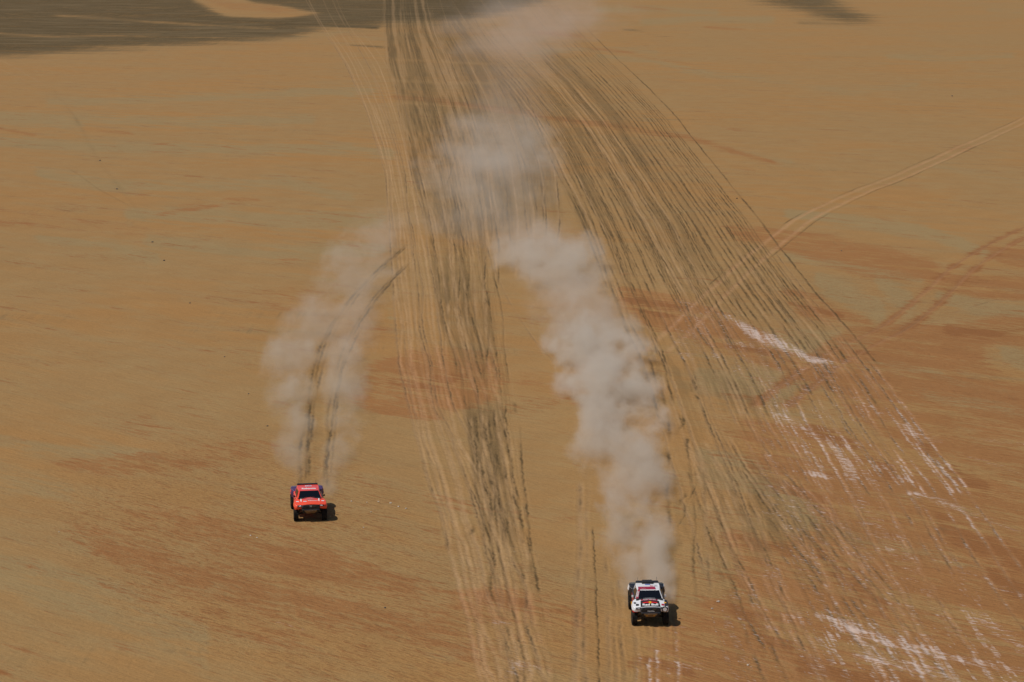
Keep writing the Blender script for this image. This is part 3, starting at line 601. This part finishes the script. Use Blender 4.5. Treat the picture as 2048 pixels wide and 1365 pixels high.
def rally_pickup(kind, loc, heading, label, group, roll=0., steer=0.):
    W_ = kind == 'white'
    body_m = 'white' if W_ else 'orange'
    t = bpy.data.objects.new('rally_pickup', None); col.objects.link(t)
    t.location = loc; t.rotation_euler = (0, roll, heading); t['label'] = label; t['category'] = 'rally pickup'; t['group'] = group
    t.empty_display_size = .5; t.scale = (.935,)*3 if W_ else (1., 1., .97)
    # nose, bonnet and front wings: one moulded shell, open below for the wheels
    rows = [(-2.06, [(0, 1.02), (.60, 1.02), (.96, 1.00), (1.00, 1.10), (.93, 1.22), (.60, 1.29), (.28, 1.335), (0, 1.345)]),
            (-1.92, [(0, 1.02), (.60, 1.02), (1.10, .99), (1.16, 1.12), (1.08, 1.30), (.64, 1.36), (.30, 1.395), (0, 1.40)]),
            (-1.55, [(0, 1.04), (.60, 1.04), (1.14, 1.05), (1.17, 1.18), (1.10, 1.38), (.66, 1.42), (.30, 1.455), (0, 1.46)]),
            (-1.15, [(0, 1.02), (.60, 1.02), (1.12, 1.00), (1.15, 1.15), (1.06, 1.41), (.72, 1.475), (.32, 1.51), (0, 1.515)]),
            (-.92, [(0, .95), (.60, .95), (.98, .88), (1.02, 1.15), (.97, 1.42), (.80, 1.50), (.34, 1.54), (0, 1.545)])]
    link('front_shell', half_loft(rows), body_m, t, .02)
    # lower wing ends in front of and behind the front wheels
    for s_ in (-1, 1):
        link('front_wing_tip', loft([[(s_*.74, -2.05, 1.02), (s_*.98, -2.04, 1.0), (s_*1.0, -2.0, 1.1), (s_*.74, -2.06, 1.12)],
                                     [(s_*.80, -1.93, .93), (s_*1.10, -1.93, .93), (s_*1.16, -1.9, 1.1), (s_*.80, -1.92, 1.1)]]), ('red' if W_ and s_ < 0 else body_m), t, .008)
    # cabin tub with doors
    rows = [(-.94, [(0, .58), (.70, .58), (.86, .66), (.93, 1.0), (.93, 1.42), (.84, 1.50), (0, 1.50)]),
            (0, [(0, .58), (.76, .58), (.90, .66), (.98, 1.0), (.96, 1.42), (.86, 1.48), (0, 1.48)]),
            (1.05, [(0, .62), (.76, .62), (.92, .74), (1.0, 1.05), (.98, 1.42), (.86, 1.48), (0, 1.48)])]
    link('cab_body', half_loft(rows), 'black' if W_ else 'orange', t, .02)
    for s_ in (-1, 1):
        q = [(s_*.955, -.85, .78), (s_*.995, .55, .78), (s_*.985, .55, 1.40), (s_*.945, -.85, 1.40)]
        link('door', slab(q if s_ > 0 else q[::-1], .015), ('maroon' if s_ < 0 else 'black') if W_ else 'pink', t)
        link('side_sill', prism_yz([(-.85, .52), (.95, .52), (.95, .68), (-.85, .66)], s_*.86, s_*1.02), 'yellow' if (W_ and s_ < 0) else 'carbon', t, .01)
    # rear: load bay with wide raised wheel arches
    rows = [(1.02, [(0, .80), (.70, .80), (.94, .90), (.98, 1.2), (.95, 1.48), (.66, 1.50), (0, 1.47)]),
            (1.22, [(0, .98), (.62, .98), (1.10, .98), (1.18, 1.25), (1.10, 1.56), (.70, 1.57), (0, 1.47)]),
            (1.65, [(0, 1.02), (.62, 1.02), (1.14, 1.05), (1.20, 1.30), (1.12, 1.62), (.72, 1.61), (0, 1.47)]),
            (2.15, [(0, .98), (.62, .98), (1.08, .98), (1.15, 1.25), (1.06, 1.54), (.72, 1.55), (0, 1.42)]),
            (2.42, [(0, .86), (.62, .86), (.98, .86), (1.04, 1.15), (.98, 1.42), (.70, 1.44), (0, 1.36)])]
    link('rear_wings', half_loft(rows), 'black' if W_ else 'purple', t, .025)
    if W_:
        for s_ in (-1, 1):
            q = [(s_*1.155, 1.24, 1.28), (s_*1.20, 1.66, 1.31), (s_*1.125, 1.66, 1.60), (s_*1.10, 1.26, 1.555)]
            link('wing_panel', slab(q if s_ > 0 else q[::-1], .014), 'white', t)
        q = [(-1.14, 1.3, 1.46), (-.88, 1.3, 1.59), (-.9, 1.6, 1.625), (-1.13, 1.6, 1.60)]
    else:
        for s_ in (-1, 1):
            q = [(s_*1.17, 1.20, 1.16), (s_*1.19, 1.5, 1.2), (s_*1.16, 1.5, 1.5), (s_*1.12, 1.23, 1.5)]
            link('wing_panel', slab(q if s_ > 0 else q[::-1], .012), 'pink', t)
    link('spare_wheel_cover', prism_xz([(-.50, 1.46), (.50, 1.46), (.42, 1.60), (-.42, 1.60)], 1.2, 2.2), 'carbon', t, .02)
    # greenhouse
    b0, t0 = (-1.02, 1.49), (-.44, 1.915)
    base = [(-.86, b0[0], b0[1]), (.86, b0[0], b0[1]), (.90, .2, 1.46), (.86, 1.14, 1.46), (-.86, 1.14, 1.46), (-.90, .2, 1.46)]
    top = [(-.69, t0[0], t0[1]), (.69, t0[0], t0[1]), (.74, .3, 1.965), (.71, .98, 1.95), (-.71, .98, 1.95), (-.74, .3, 1.965)]
    link('roof_and_pillars', loft([base, top]), body_m if W_ else 'pink', t, .03)
    def on_screen(u, v):                                     # u -1..1 across, v 0..1 up the windscreen plane
        hw = .86+(.69-.86)*v
        return Vector((u*hw, b0[0]+(t0[0]-b0[0])*v, b0[1]+(t0[1]-b0[1])*v))
    P = [(-.80 if W_ else -.89, .04), (.93, .04), (.93, .93), (-.80 if W_ else -.89, .93)]
    link('windscreen', slab([tuple(on_screen(*p)) for p in P], .012), 'glass', t)
    link('windscreen_base_panel', slab([(-.80, -1.16, 1.49), (.80, -1.16, 1.49), (.80, -1.03, 1.52), (-.80, -1.03, 1.52)], .02), 'carbon', t)
    for s_ in (-1, 1):
        q = [(s_*.885, -.72, 1.53), (s_*.90, .55, 1.52), (s_*.765, .50, 1.86), (s_*.74, -.36, 1.85)]
        wn = link('side_window', slab(q if s_ > 0 else q[::-1], .010), 'glass', t)
        mr = link('mirror', loft([[(s_*.98, -.72, 1.50), (s_*1.10, -.70, 1.50), (s_*1.10, -.70, 1.64), (s_*.98, -.72, 1.64)], [(s_*1.0, -.60, 1.52), (s_*1.09, -.60, 1.52), (s_*1.09, -.60, 1.62), (s_*1.0, -.60, 1.62)]]), 'white' if W_ else 'carbon', t, .01)
        link('mirror_arm', tube([(s_*.88, -.66, 1.50), (s_*1.0, -.66, 1.56)], .018), 'carbon', mr)
    if W_:
        # maroon frame round the left half of the windscreen and across the roof
        link('roof_stripe', slab([(-.66, t0[0]+.02, t0[1]+.004), (.46, t0[0]+.02, t0[1]+.004), (.42, .03, 1.950), (-.64, .03, 1.950)], .010), 'maroon', t)
        a = [on_screen(-1.0, 0.02), on_screen(-.81, .02), on_screen(-.81, 1.0), on_screen(-1.0, 1.0)]
        link('pillar_stripe', slab([tuple(p) for p in a], .014), 'maroon', t)
        link('roof_badge', slab([(-.18, .36, 1.966), (.16, .36, 1.966), (.16, .5, 1.963), (-.18, .5, 1.963)], .008), 'blue', t)
        text('TOYOTA', 'letter', t, (-.31, -.27, 1.944), (1, 0, .0), (0, 1, .08), width=.26)
        text('SRO', 'red', t, (.22, .16, 1.966), (1, 0, 0), (0, 1, .02), width=.2, bold=.02)
        text('RED', 'grey', t, (.48, .16, 1.966), (1, 0, 0), (0, 1, .02), width=.22, bold=.02)
        text('GUMES', 'letter', t, on_screen(-.905, .52)+Vector((0, -.012, .012)), on_screen(-.94, 0)-on_screen(-.94, 1), Vector((1, 0, 0)), width=.46, height=.10, bold=.02)
        text('THE OVERDRIVE RACING  TEAM', 'letter', t, on_screen(.03, .9)+Vector((0, -.010, .012)), (1, 0, 0), (0, .58, .43), width=1.1, height=.035)
    else:
        link('roof_badge', slab([(-.20, .40, 1.964), (.26, .40, 1.964), (.24, .62, 1.960), (-.18, .62, 1.960)], .010), 'letter', t)
        text('AUMED', 'blue', t, (.03, .50, 1.972), (1, 0, 0), (0, 1, 0), width=.36, height=.12, bold=.03)
        text('Rabanna', 'letter', t, (.02, -.10, 1.944), (1, 0, 0), (0, 1, .06), width=.98, height=.30, bold=.03)
        a = [on_screen(-1.0, 0.02), on_screen(-.90, .02), on_screen(-.89, 1.0), on_screen(-1.0, 1.0)]
        link('pillar_stripe', slab([tuple(p) for p in a], .008), 'orange', t)
    # black rear edge of the roof and its scoop
    link('roof_wing', prism_xz([(-.74, 1.94), (.74, 1.94), (.70, 2.02), (-.70, 2.02)], .78 if W_ else .84, 1.08), 'carbon', t, .01)
    if W_: link('roof_scoop', loft([[(-.36, .56, 1.955), (.36, .56, 1.955), (.34, .60, 2.10), (-.34, .60, 2.10)], [(-.36, 1.12, 1.95), (.36, 1.12, 1.95), (.30, 1.12, 2.06), (-.30, 1.12, 2.06)]]), 'carbon', t, .015)
    # grille and bumper: a black six-sided face
    link('front_grille', loft([[(-.58, -2.09, 1.00), (.58, -2.09, 1.00), (.66, -2.09, 1.14), (.56, -2.08, 1.30), (-.56, -2.08, 1.30), (-.66, -2.09, 1.14)],
                               [(-.52, -2.16, .99), (.52, -2.16, .99), (.58, -2.16, 1.12), (.48, -2.13, 1.27), (-.48, -2.13, 1.27), (-.58, -2.16, 1.12)]]), 'carbon', t, .012)
    gr = link('bumper_bar', loft([[(-.60, -2.18, .98), (.60, -2.18, .98), (.66, -2.10, 1.07), (-.66, -2.10, 1.07)], [(-.55, -2.22, .94), (.55, -2.22, .94), (.58, -2.1, .93), (-.58, -2.1, .93)]]), 'black', t, .01)
    for x_ in (-.36, .10): link('grille_slot', boxes([(x_, x_+.26, -2.165, -2.13, 1.165, 1.20)]), 'rim', t)
    if W_: text('TOYOTA', 'letter', t, (.02, -2.175, 1.075), (1, 0, 0), (0, 0, 1), width=.44, height=.075, bold=.03)
    else:
        text('TT', 'letter', t, (.0, -2.165, 1.21), (1, 0, 0), (0, 0, 1), width=.17, height=.10, bold=.03)
    # skid plate
    sk = [(-.42, -2.14, .93), (.42, -2.14, .93), (.28, -1.96, .64), (-.28, -1.96, .64)]
    link('skid_plate', loft([[(-.45, -2.12, .94), (.45, -2.12, .94), (.45, -2.06, .94), (-.45, -2.06, .94)], [(-.42, -2.09, .82), (.42, -2.09, .82), (.42, -2.02, .82), (-.42, -2.02, .82)], [(-.27, -1.94, .62), (.27, -1.94, .62), (.27, -1.88, .62), (-.27, -1.88, .62)]]), 'alu', t, .008)
    text('ESSENTAIL' if W_ else 'OVERDRIVE', 'tan', t, (0, -2.107, .875), (1, 0, 0), (0, .25, 1), width=.78, height=.085, bold=.02)
    if W_:
        for s_ in (-.22, .22): link('tow_eye', boxes([(s_-.04, s_+.04, -2.10, -2.02, .73, .79)]), 'yellow', t, .01)
    # lights
    for s_ in (-1, 1):
        q = [(s_*.60, -2.085, 1.215), (s_*.90, -2.065, 1.165), (s_*.99, -2.0, 1.225), (s_*.92, -2.03, 1.265), (s_*.62, -2.04, 1.30)]
        hs = link('headlight', slab(q if s_ > 0 else q[::-1], .016), 'carbon', t)
        if W_ and s_ > 0:
            link('lamp_surround', prism_xz([(.72, 1.03), (1.04, 1.03), (1.10, 1.2), (.95, 1.33), (.76, 1.30)], -2.085, -1.95), 'carbon', hs, .01)
            v = [(.90+math.cos(a)*.125, -2.06-.05, 1.165+math.sin(a)*.115) for a in [2*math.pi*k/18 for k in range(18)]]
            link('lens', loft([v, [(x, y+.08, z) for x, y, z in v]]), 'lens', hs)
        else:
            q = [(s_*.66, -2.100, 1.225), (s_*.82, -2.085, 1.20), (s_*.83, -2.07, 1.245), (s_*.68, -2.065, 1.275)]
            link('lens', slab(q if s_ > 0 else q[::-1], .022), 'lens' if not W_ else 'grey', hs)
    # bonnet markings
    def bon(x, y):                                           # height of the bonnet at x, y
        ysr = [-2.06, -1.92, -1.55, -1.15, -.92]; zc = [1.345, 1.40, 1.46, 1.515, 1.545]; ze = [1.29, 1.36, 1.42, 1.475, 1.51]
        a = float(np.interp(y, ysr, zc)); b = float(np.interp(y, ysr, ze)); k = min(1, abs(x)/.62); return a+(b-a)*k*k
    def panel(name, x0, x1, y0, y1, m_, inset=0., lift=.008):
        v, f = [], []
        nx, ny = 8, 6
        for j in range(ny+1):
            y = y0+(y1-y0)*j/ny; ins = inset*j/ny
            for i in range(nx+1):
                x = (x0+ins)+((x1-ins)-(x0+ins))*i/nx; v.append((x, y, bon(x, y)+lift))
        f = [(j*(nx+1)+i, j*(nx+1)+i+1, (j+1)*(nx+1)+i+1, (j+1)*(nx+1)+i) for j in range(ny) for i in range(nx)]
        return link(name, mesh(v, f), m_, t)
    if W_:
        panel('bonnet_panel', -.62, .62, -2.04, -1.32, 'carbon', .04, .010)
        panel('bonnet_stripe', -.55, .50, -1.30, -1.14, 'maroon', .0, .012)
        text('AURA GROUP', 'letter', t, (-.02, -1.22, bon(0, -1.22)+.012), (1, 0, 0), (0, 1, .13), width=.82, height=.085, bold=.01)
        text('Red Bull', 'letter', t, (0, -1.90, bon(0, -1.90)+.012), (1, 0, 0), (0, 1, .22), width=.98, height=.24, bold=.035)
        v = [(math.cos(2*math.pi*k/20)*.115, -1.60+math.sin(2*math.pi*k/20)*.15) for k in range(20)]
        link('emblem_sun', slab([(x, y, bon(0, y)+.016) for x, y in v], .006), 'yellow', t)
        for s_ in (-1, 1):                                  # two charging bulls
            sh = [(.06, -1.66), (.12, -1.73), (.18, -1.67), (.34, -1.70), (.40, -1.73), (.42, -1.64), (.50, -1.60), (.40, -1.56), (.26, -1.55), (.14, -1.52), (.07, -1.58)]
            q = [(s_*x, y, bon(x, y)+.024) for x, y in sh]
            link('emblem_bull', slab(q if s_ > 0 else q[::-1], .006), 'red', t)
        for s_ in (-1, 1):
            link('bonnet_vent', slab([(s_*.76-.09, -1.22, 1.468), (s_*.76+.09, -1.22, 1.468), (s_*.76+.09, -1.06, 1.492), (s_*.76-.09, -1.06, 1.492)], .03), 'carbon', t, .01)
            link('wing_decal', slab([(s_*.80-.10, -1.90, 1.345), (s_*.80+.10, -1.90, 1.345), (s_*.80+.08, -1.72, 1.395), (s_*.80-.10, -1.72, 1.40)], .012), 'maroon' if s_ > 0 else 'carbon', t)
            link('wing_number', slab([(s_*.95-.07, -1.62, 1.408), (s_*.95+.07, -1.62, 1.40), (s_*.95+.07, -1.46, 1.415), (s_*.95-.07, -1.46, 1.425)], .012), 'carbon' if s_ < 0 else 'yellow', t)
        link('wing_flash', slab([(.90, -1.93, 1.355), (1.10, -1.88, 1.315), (1.13, -1.50, 1.385), (1.08, -1.12, 1.43), (.93, -1.12, 1.455)], .02), 'black', t)
        link('yellow_flash', slab([(-1.03, .15, .70), (-1.03, -.75, .70), (-.99, -.80, 1.02), (-1.0, -.3, 1.0)], .012), 'yellow', t)
    else:
        for s_ in (-1, 1):
            link('bonnet_vent', slab([(s_*.58-.2, -1.20, bon(.6, -1.2)-.004), (s_*.58+.2, -1.20, bon(.6, -1.2)-.004), (s_*.60+.2, -1.08, bon(.6, -1.08)-.004), (s_*.60-.2, -1.08, bon(.6, -1.08)-.004)], .018), 'carbon', t, .01)
            link('bonnet_flash', slab([(s_*.62-.045, -1.55, bon(.62, -1.55)-.002), (s_*.62+.02, -1.62, bon(.62, -1.62)-.002), (s_*.62+.05, -1.10, bon(.62, -1.1)+.004), (s_*.62-.03, -1.10, bon(.62, -1.1)+.004)], .018), 'letter', t)
            link('wing_decal', slab([(s_*.88-.09, -1.62, 1.405), (s_*.88+.09, -1.62, 1.395), (s_*.88+.09, -1.48, 1.41), (s_*.88-.09, -1.48, 1.42)], .012), 'letter', t)
        panel('bonnet_stripe', -.50, .50, -1.42, -1.06, 'pink', .04, .008)
        text('AL RAZI', 'grey', t, (0, -1.17, bon(0, -1.17)+.01), (1, 0, 0), (0, 1, .13), width=.42, height=.08)
        text('OVERDRIVE', 'grey', t, (0, -1.36, bon(0, -1.36)+.01), (1, 0, 0), (0, 1, .13), width=.52, height=.10, bold=.02)
        text('RED', 'letter', t, (-.36, -1.66, bon(.3, -1.66)+.006), (1, .10, 0), (-.1, 1, .17), width=.24, height=.13, bold=.05)
        text('Rallymotors', 'letter', t, (.18, -1.62, bon(.2, -1.62)+.012), (1, 0, -.03), (0, 1, .17), width=.66, height=.11, bold=.03)
    # running gear
    link('chassis', boxes([(-.55, .55, -1.85, 2.1, .60, .98)]), 'carbon', t, .03)
    for y in (-1.52, 1.55):
        for s_ in (-1, 1):
            link('wishbone', tube([(s_*.32, y-.18, .62), (s_*.92, y, .45), (s_*.32, y+.2, .62)], .035), 'steel', t)
            link('shock_absorber', tube([(s_*.62, y+.06, 1.15), (s_*.80, y+.03, .52)], .05), 'steel', t)
            wheel(t, s_*.985, y, steer if y < 0 else 0.)
    for s_ in (-1, 1):
        link('mud_flap', boxes([(s_*.98-.16, s_*.98+.16, 2.18, 2.20, .38, 1.0)]), 'carbon', t)
        link('exhaust_snorkel' if s_ < 0 else 'antenna', tube([(s_*.60, .92, 1.9), (s_*.60, 1.0, 2.28)], .008), 'carbon', t)
    return t

def ground_pose(px, py, heading):
    """root point 1.52 m behind the front axle point seen at px, py"""
    p = at(px, py); fwd = Vector((math.sin(heading), -math.cos(heading), 0))
    q = p-fwd*1.52*(.935 if px > 1000 else 1); q.z = ground_z(q.x, q.y)-.015; return q
G = 'rally pickups racing across the desert'
hr = R(10); rally_pickup('red', ground_pose(620.5, 1036, hr), hr, 'orange red rally pickup with purple rear wings, left of the churned tracks', G, roll=R(.6), steer=R(-2))
hw_ = R(.5); rally_pickup('white', ground_pose(1299.5, 1250, hw_), hw_, 'white and black rally pickup with maroon windscreen frame, trailing the thicker dust', G, roll=R(-.3), steer=R(1.5))

# ------------------------------------------------------------------ stones lying on the floor
stone_m = mat('dark_stone', (.05, .048, .05), .8, dust=.3); chalk_m = mat('pale_clod', (.52, .44, .36), .9, dust=.5)
def stone(px, py, size, m_, label, group, flat=.6):
    p = at(px, py); rs_ = random.Random(int(px*7+py)); bm = bmesh.new(); bmesh.ops.create_icosphere(bm, subdivisions=2, radius=1); size *= .62
    ax = Vector((1, rs_.uniform(.6, 1), flat)); off = [Vector((rs_.uniform(-1, 1), rs_.uniform(-1, 1), rs_.uniform(-1, 1))).normalized() for _ in range(7)]
    for v in bm.verts:
        d = v.co.normalized(); r_ = min(.72/max(.35, d.dot(o_)) if d.dot(o_) > .72 else 1 for o_ in off); r_ *= 1+.12*math.sin(7*d.x+5*d.y+3*d.z)
        v.co = Vector((d.x*ax.x, d.y*ax.y, d.z*ax.z))*r_*size
    me_ = bpy.data.meshes.new('m'); bm.to_mesh(me_); bm.free()
    o = link('stone', me_, m_, None); o.location = (p.x, p.y, ground_z(p.x, p.y)+size*flat*.45); o.rotation_euler = (0, 0, rs_.uniform(0, 6))
    o['label'] = label; o['category'] = 'stone'; o['group'] = group
SG = 'small dark stones scattered on the sand'
for px, py, z_, lb in ((770, 1217, .13, 'small grey stone on bare sand, nearest dark stone to the bottom edge'), (380, 607, .20, 'tiny dark stone on open sand, third of the far left scatter'), (449, 716, .15, 'tiny dark stone left of the red pickup dust, beside its widest part'),
    (497, 787, .14, 'dark speck of stone just left of the middle of the red pickup dust'), (535, 848, .15, 'tiny dark stone at the left edge of the red pickup dust'), (328, 519, .26, 'small dark stone on pale sand at far left'), (305, 484, .26, 'dark stone on the faint old track at far left'),
    (234, 378, .30, 'dark stone on pale striped sand near an old diagonal track'), (200, 321, .34, 'farthest dark stone on the left side of the plain'), (1474, 396, .26, 'dark stone right of the outermost wheel track'), (1904, 193, .42, 'tiny dark stone alone on the far right plain'), (1683, 502, .22, 'dark stone on the orange streak at right')):
    stone(px, py, z_, stone_m, lb, SG)
CG = 'pale clods of crust thrown up on the sand'
for px, py, z_, lb in ((501, 1068, .14, 'pale clod left of the red pickup, below its shadow'), (514, 1072, .11, 'smaller pale clod right beside a bigger one left of the red pickup'), (118, 1064, .12, 'single pale clod near the left edge of the sand'),
    (703, 1000, .14, 'pale clod at the left end of the crust line right of the red pickup'), (734, 1002, .10, 'pale clod second in the crust line right of the red pickup'), (757, 1001, .13, 'pale clod in the middle of the crust line right of the red pickup'), (781, 1003, .15, 'bright clod near the right end of the crust line'), (797, 1010, .16, 'bright clod lying next to the end of the crust line'), (812, 1014, .15, 'last bright clod at the right end of the crust line'),
    (742, 1021, .12, 'bright clod lying just below the crust line beside the red pickup'), (1437, 1203, .20, 'rounded pale clod uphill and right of the white pickup'), (1424, 1218, .15, 'pale clod below the rounded one right of the white pickup'), (1496, 1331, .16, 'darkened clod near the bottom right of the white pickup'), (727, 1052, .10, 'faint clod alone below the crust line')):
    stone(px, py, z_, chalk_m, lb, CG, .55)

#@DUST@
# ------------------------------------------------------------------ dust thrown up behind the pickups: real volumes
def dust_cloud(name, label, rows, seed, size, dens=1.0, tint=(.90, .83, .735), contrast=1.0, step=1.0, thr=.5, near=8., lobes=0., lend=.45):
    """rows from near to far: (ground py, centre px, half width px, height m, density)"""
    st = []
    for py, px, hw_px, h, d in rows:
        q = at(px, py, h*.35); s_ = FPX/(q.y*cP+(CAM_H-q.z)*sP)
        g0 = at(px, py); st.append((g0.y, q.x*(g0.y/q.y), hw_px/s_, h, d))
    st.sort(); Y0, Y1 = st[0][0], st[-1][0]
    yy = [a[0] for a in st]
    f_ = lambda k, y: float(np.interp(y, yy, [a[k] for a in st]))
    K = 1.12; n = 20; secs = []; NS = 40
    for i in range(NS+1):
        y = Y0+(Y1-Y0)*i/NS; cx, wx, h = f_(1, y), f_(2, y), f_(3, y)
        ring = []
        for k in range(n):
            a = math.pi*k/(n-1)
            ring.append((cx+math.cos(a)*wx*K, y, .02+max(0, math.sin(a))*h*K))
        secs.append(ring)
    me_ = loft(secs)
    o = bpy.data.objects.new(name, me_); col.objects.link(o)
    m = bpy.data.materials.new('dust'); m.use_nodes = True; g = NT(m); g.n.clear()
    outn = g.new('ShaderNodeOutputMaterial'); vol = g.new('ShaderNodeVolumePrincipled'); g.l.new(vol.outputs[0], outn.inputs['Volume'])
    pos = g.new('ShaderNodeTexCoord').outputs['Object']
    sx = g.new('ShaderNodeSeparateXYZ'); g.l.new(pos, sx.inputs[0]); X, Y, Zz = sx.outputs
    yn = g.math('DIVIDE', g.math('SUBTRACT', Y, Y0), Y1-Y0, clamp=True)
    def curve(k, scale, off=0.):
        c = g.new('ShaderNodeFloatCurve'); mp = c.mapping; cv = mp.curves[0]
        pts = [((a[0]-Y0)/(Y1-Y0), (a[k]-off)/scale) for a in st]
        while len(cv.points) < len(pts): cv.points.new(.5, .5)
        for p_, (a, b) in zip(cv.points, pts): p_.location = (a, b); p_.handle_type = 'VECTOR'
        mp.use_clip = False; mp.update(); g.l.new(yn, c.inputs['Value'])
        return g.math('MULTIPLY_ADD', c.outputs[0], scale, off)
    x0, x1 = min(a[1] for a in st), max(a[1] for a in st)
    cx = curve(1, max(1e-3, x1-x0), x0); wx = curve(2, max(a[2] for a in st)); h = curve(3, max(a[3] for a in st)); de = curve(4, 1.0)
    u = g.math('DIVIDE', g.math('SUBTRACT', X, cx), wx)
    if lobes:
        k_ = g.math('MULTIPLY', lobes, g.sm(yn, lend, lend*.2)); u = g.math('DIVIDE', g.math('SUBTRACT', g.math('ABSOLUTE', u), k_), g.math('SUBTRACT', 1.0, k_))
    v = g.math('DIVIDE', Zz, h)
    r2 = g.math('ADD', g.math('MULTIPLY', u, u), g.math('MULTIPLY', v, v))
    off = g.new('ShaderNodeVectorMath', operation='ADD'); g.l.new(pos, off.inputs[0]); off.inputs[1].default_value = (seed*17.3, seed*3.1, seed*9.7)
    mp_ = g.mapping(off.outputs[0], 0, (1, .45, 1.15))
    n_big = g.noise(mp_, 1/size, 2, .5, .2); n_sm = g.noise(mp_, 3.2/size, 5, .66, .5)
    nn_ = g.math('ADD', g.math('MULTIPLY', n_big, 1.0), g.math('MULTIPLY', n_sm, .55))
    shp = g.math('SUBTRACT', g.math('ADD', g.math('SUBTRACT', .64, g.math('MULTIPLY', r2, 1.12)), g.math('MULTIPLY', g.math('SUBTRACT', nn_, .78), 3.0*contrast)), thr-.5)
    d1 = g.sm(shp, -.28, 1.05)
    d1 = g.math('MULTIPLY', d1, g.sm(r2, 1.2, .8))
    endf = g.math('MULTIPLY', g.sm(g.math('SUBTRACT', Y, Y0), 0, near), g.sm(yn, 1, .82))
    d2 = g.math('MULTIPLY', g.math('MULTIPLY', d1, de), endf)
    g.l.new(g.math('MULTIPLY', d2, dens), vol.inputs['Density'])
    vol.inputs['Color'].default_value = (*tint, 1); vol.inputs['Anisotropy'].default_value = .1
    m.cycles.volume_step_rate = step
    me_.materials.append(m)
    o['label'] = label; o['category'] = 'dust cloud'; o['kind'] = 'stuff'
    return o
# rows: ground py, centre px, half width px, height m, density
dust_cloud('dust_cloud', 'thick tan dust trail rising right behind the white pickup',
    [(1226, 1296, 54, .9, 1.), (1190, 1290, 64, 1.4, 1.), (1150, 1283, 76, 1.8, 1.), (1090, 1272, 90, 2.2, .9), (1030, 1262, 100, 2.4, .8), (960, 1254, 104, 2.6, .6), (905, 1238, 116, 3.0, .65), (850, 1226, 124, 3.5, .85), (790, 1216, 120, 3.8, .9), (730, 1203, 126, 4.0, .9), (690, 1190, 118, 4, .6), (650, 1170, 104, 4, .2)], 1, 3.2, .42, step=.08, contrast=1.45, near=2.2, lobes=.36)
dust_cloud('dust_cloud', 'pale billow of dust in the middle of the white pickup trail',
    [(740, 1205, 110, 3.8, .3), (690, 1186, 116, 4.2, .6), (650, 1168, 118, 4.4, .7), (610, 1150, 118, 5., .5), (572, 1128, 138, 5.6, 1.), (540, 1106, 142, 5.8, 1.), (505, 1080, 138, 5.0, .5), (465, 1050, 130, 5, .2)], 2, 5.0, .150, step=.08, contrast=1.25)
dust_cloud('dust_cloud', 'thin drifting dust lying across the churned tracks farther back',
    [(530, 1080, 120, 5, .2), (480, 1020, 165, 5.5, .5), (440, 980, 180, 6, .9), (400, 970, 175, 6, .6), (345, 985, 180, 7, 1.), (310, 985, 175, 7, .9), (275, 1000, 150, 6, .5), (225, 1010, 130, 6, .3)], 3, 9., .048, step=.08, contrast=1.1, near=20)
dust_cloud('dust_cloud', 'hazy dust hanging over the farthest part of the tracks',
    [(280, 1010, 120, 7, .3), (230, 1020, 140, 8, .8), (200, 1010, 140, 7, .6), (160, 1010, 180, 9, .5), (125, 1030, 210, 11, .8), (95, 1055, 230, 12, 1.), (60, 1070, 250, 12, .8), (20, 1080, 250, 10, .4), (-10, 1090, 220, 8, .2)], 4, 26., .0066, step=.08, tint=(.88, .79, .72), contrast=1.15, near=40)
dust_cloud('dust_cloud', 'two thin arms of tan dust trailing the red pickup',
    [(1020, 622, 50, .9, 1.), (990, 622, 58, 1.2, 1.), (960, 625, 70, 1.5, 1.), (920, 634, 92, 1.9, .85), (880, 640, 106, 2.3, .75), (820, 638, 116, 2.8, .8), (770, 632, 122, 3.1, .8), (730, 634, 122, 3.2, .7), (690, 646, 116, 3.2, .55), (640, 672, 112, 3.2, .42), (590, 700, 106, 3.6, .34), (530, 730, 98, 4, .28), (470, 760, 90, 4, .18), (430, 780, 84, 4, .1)], 5, 3.4, .20, step=.08, tint=(.87, .79, .67), contrast=1.3, near=2.2, lobes=.5, lend=.8)
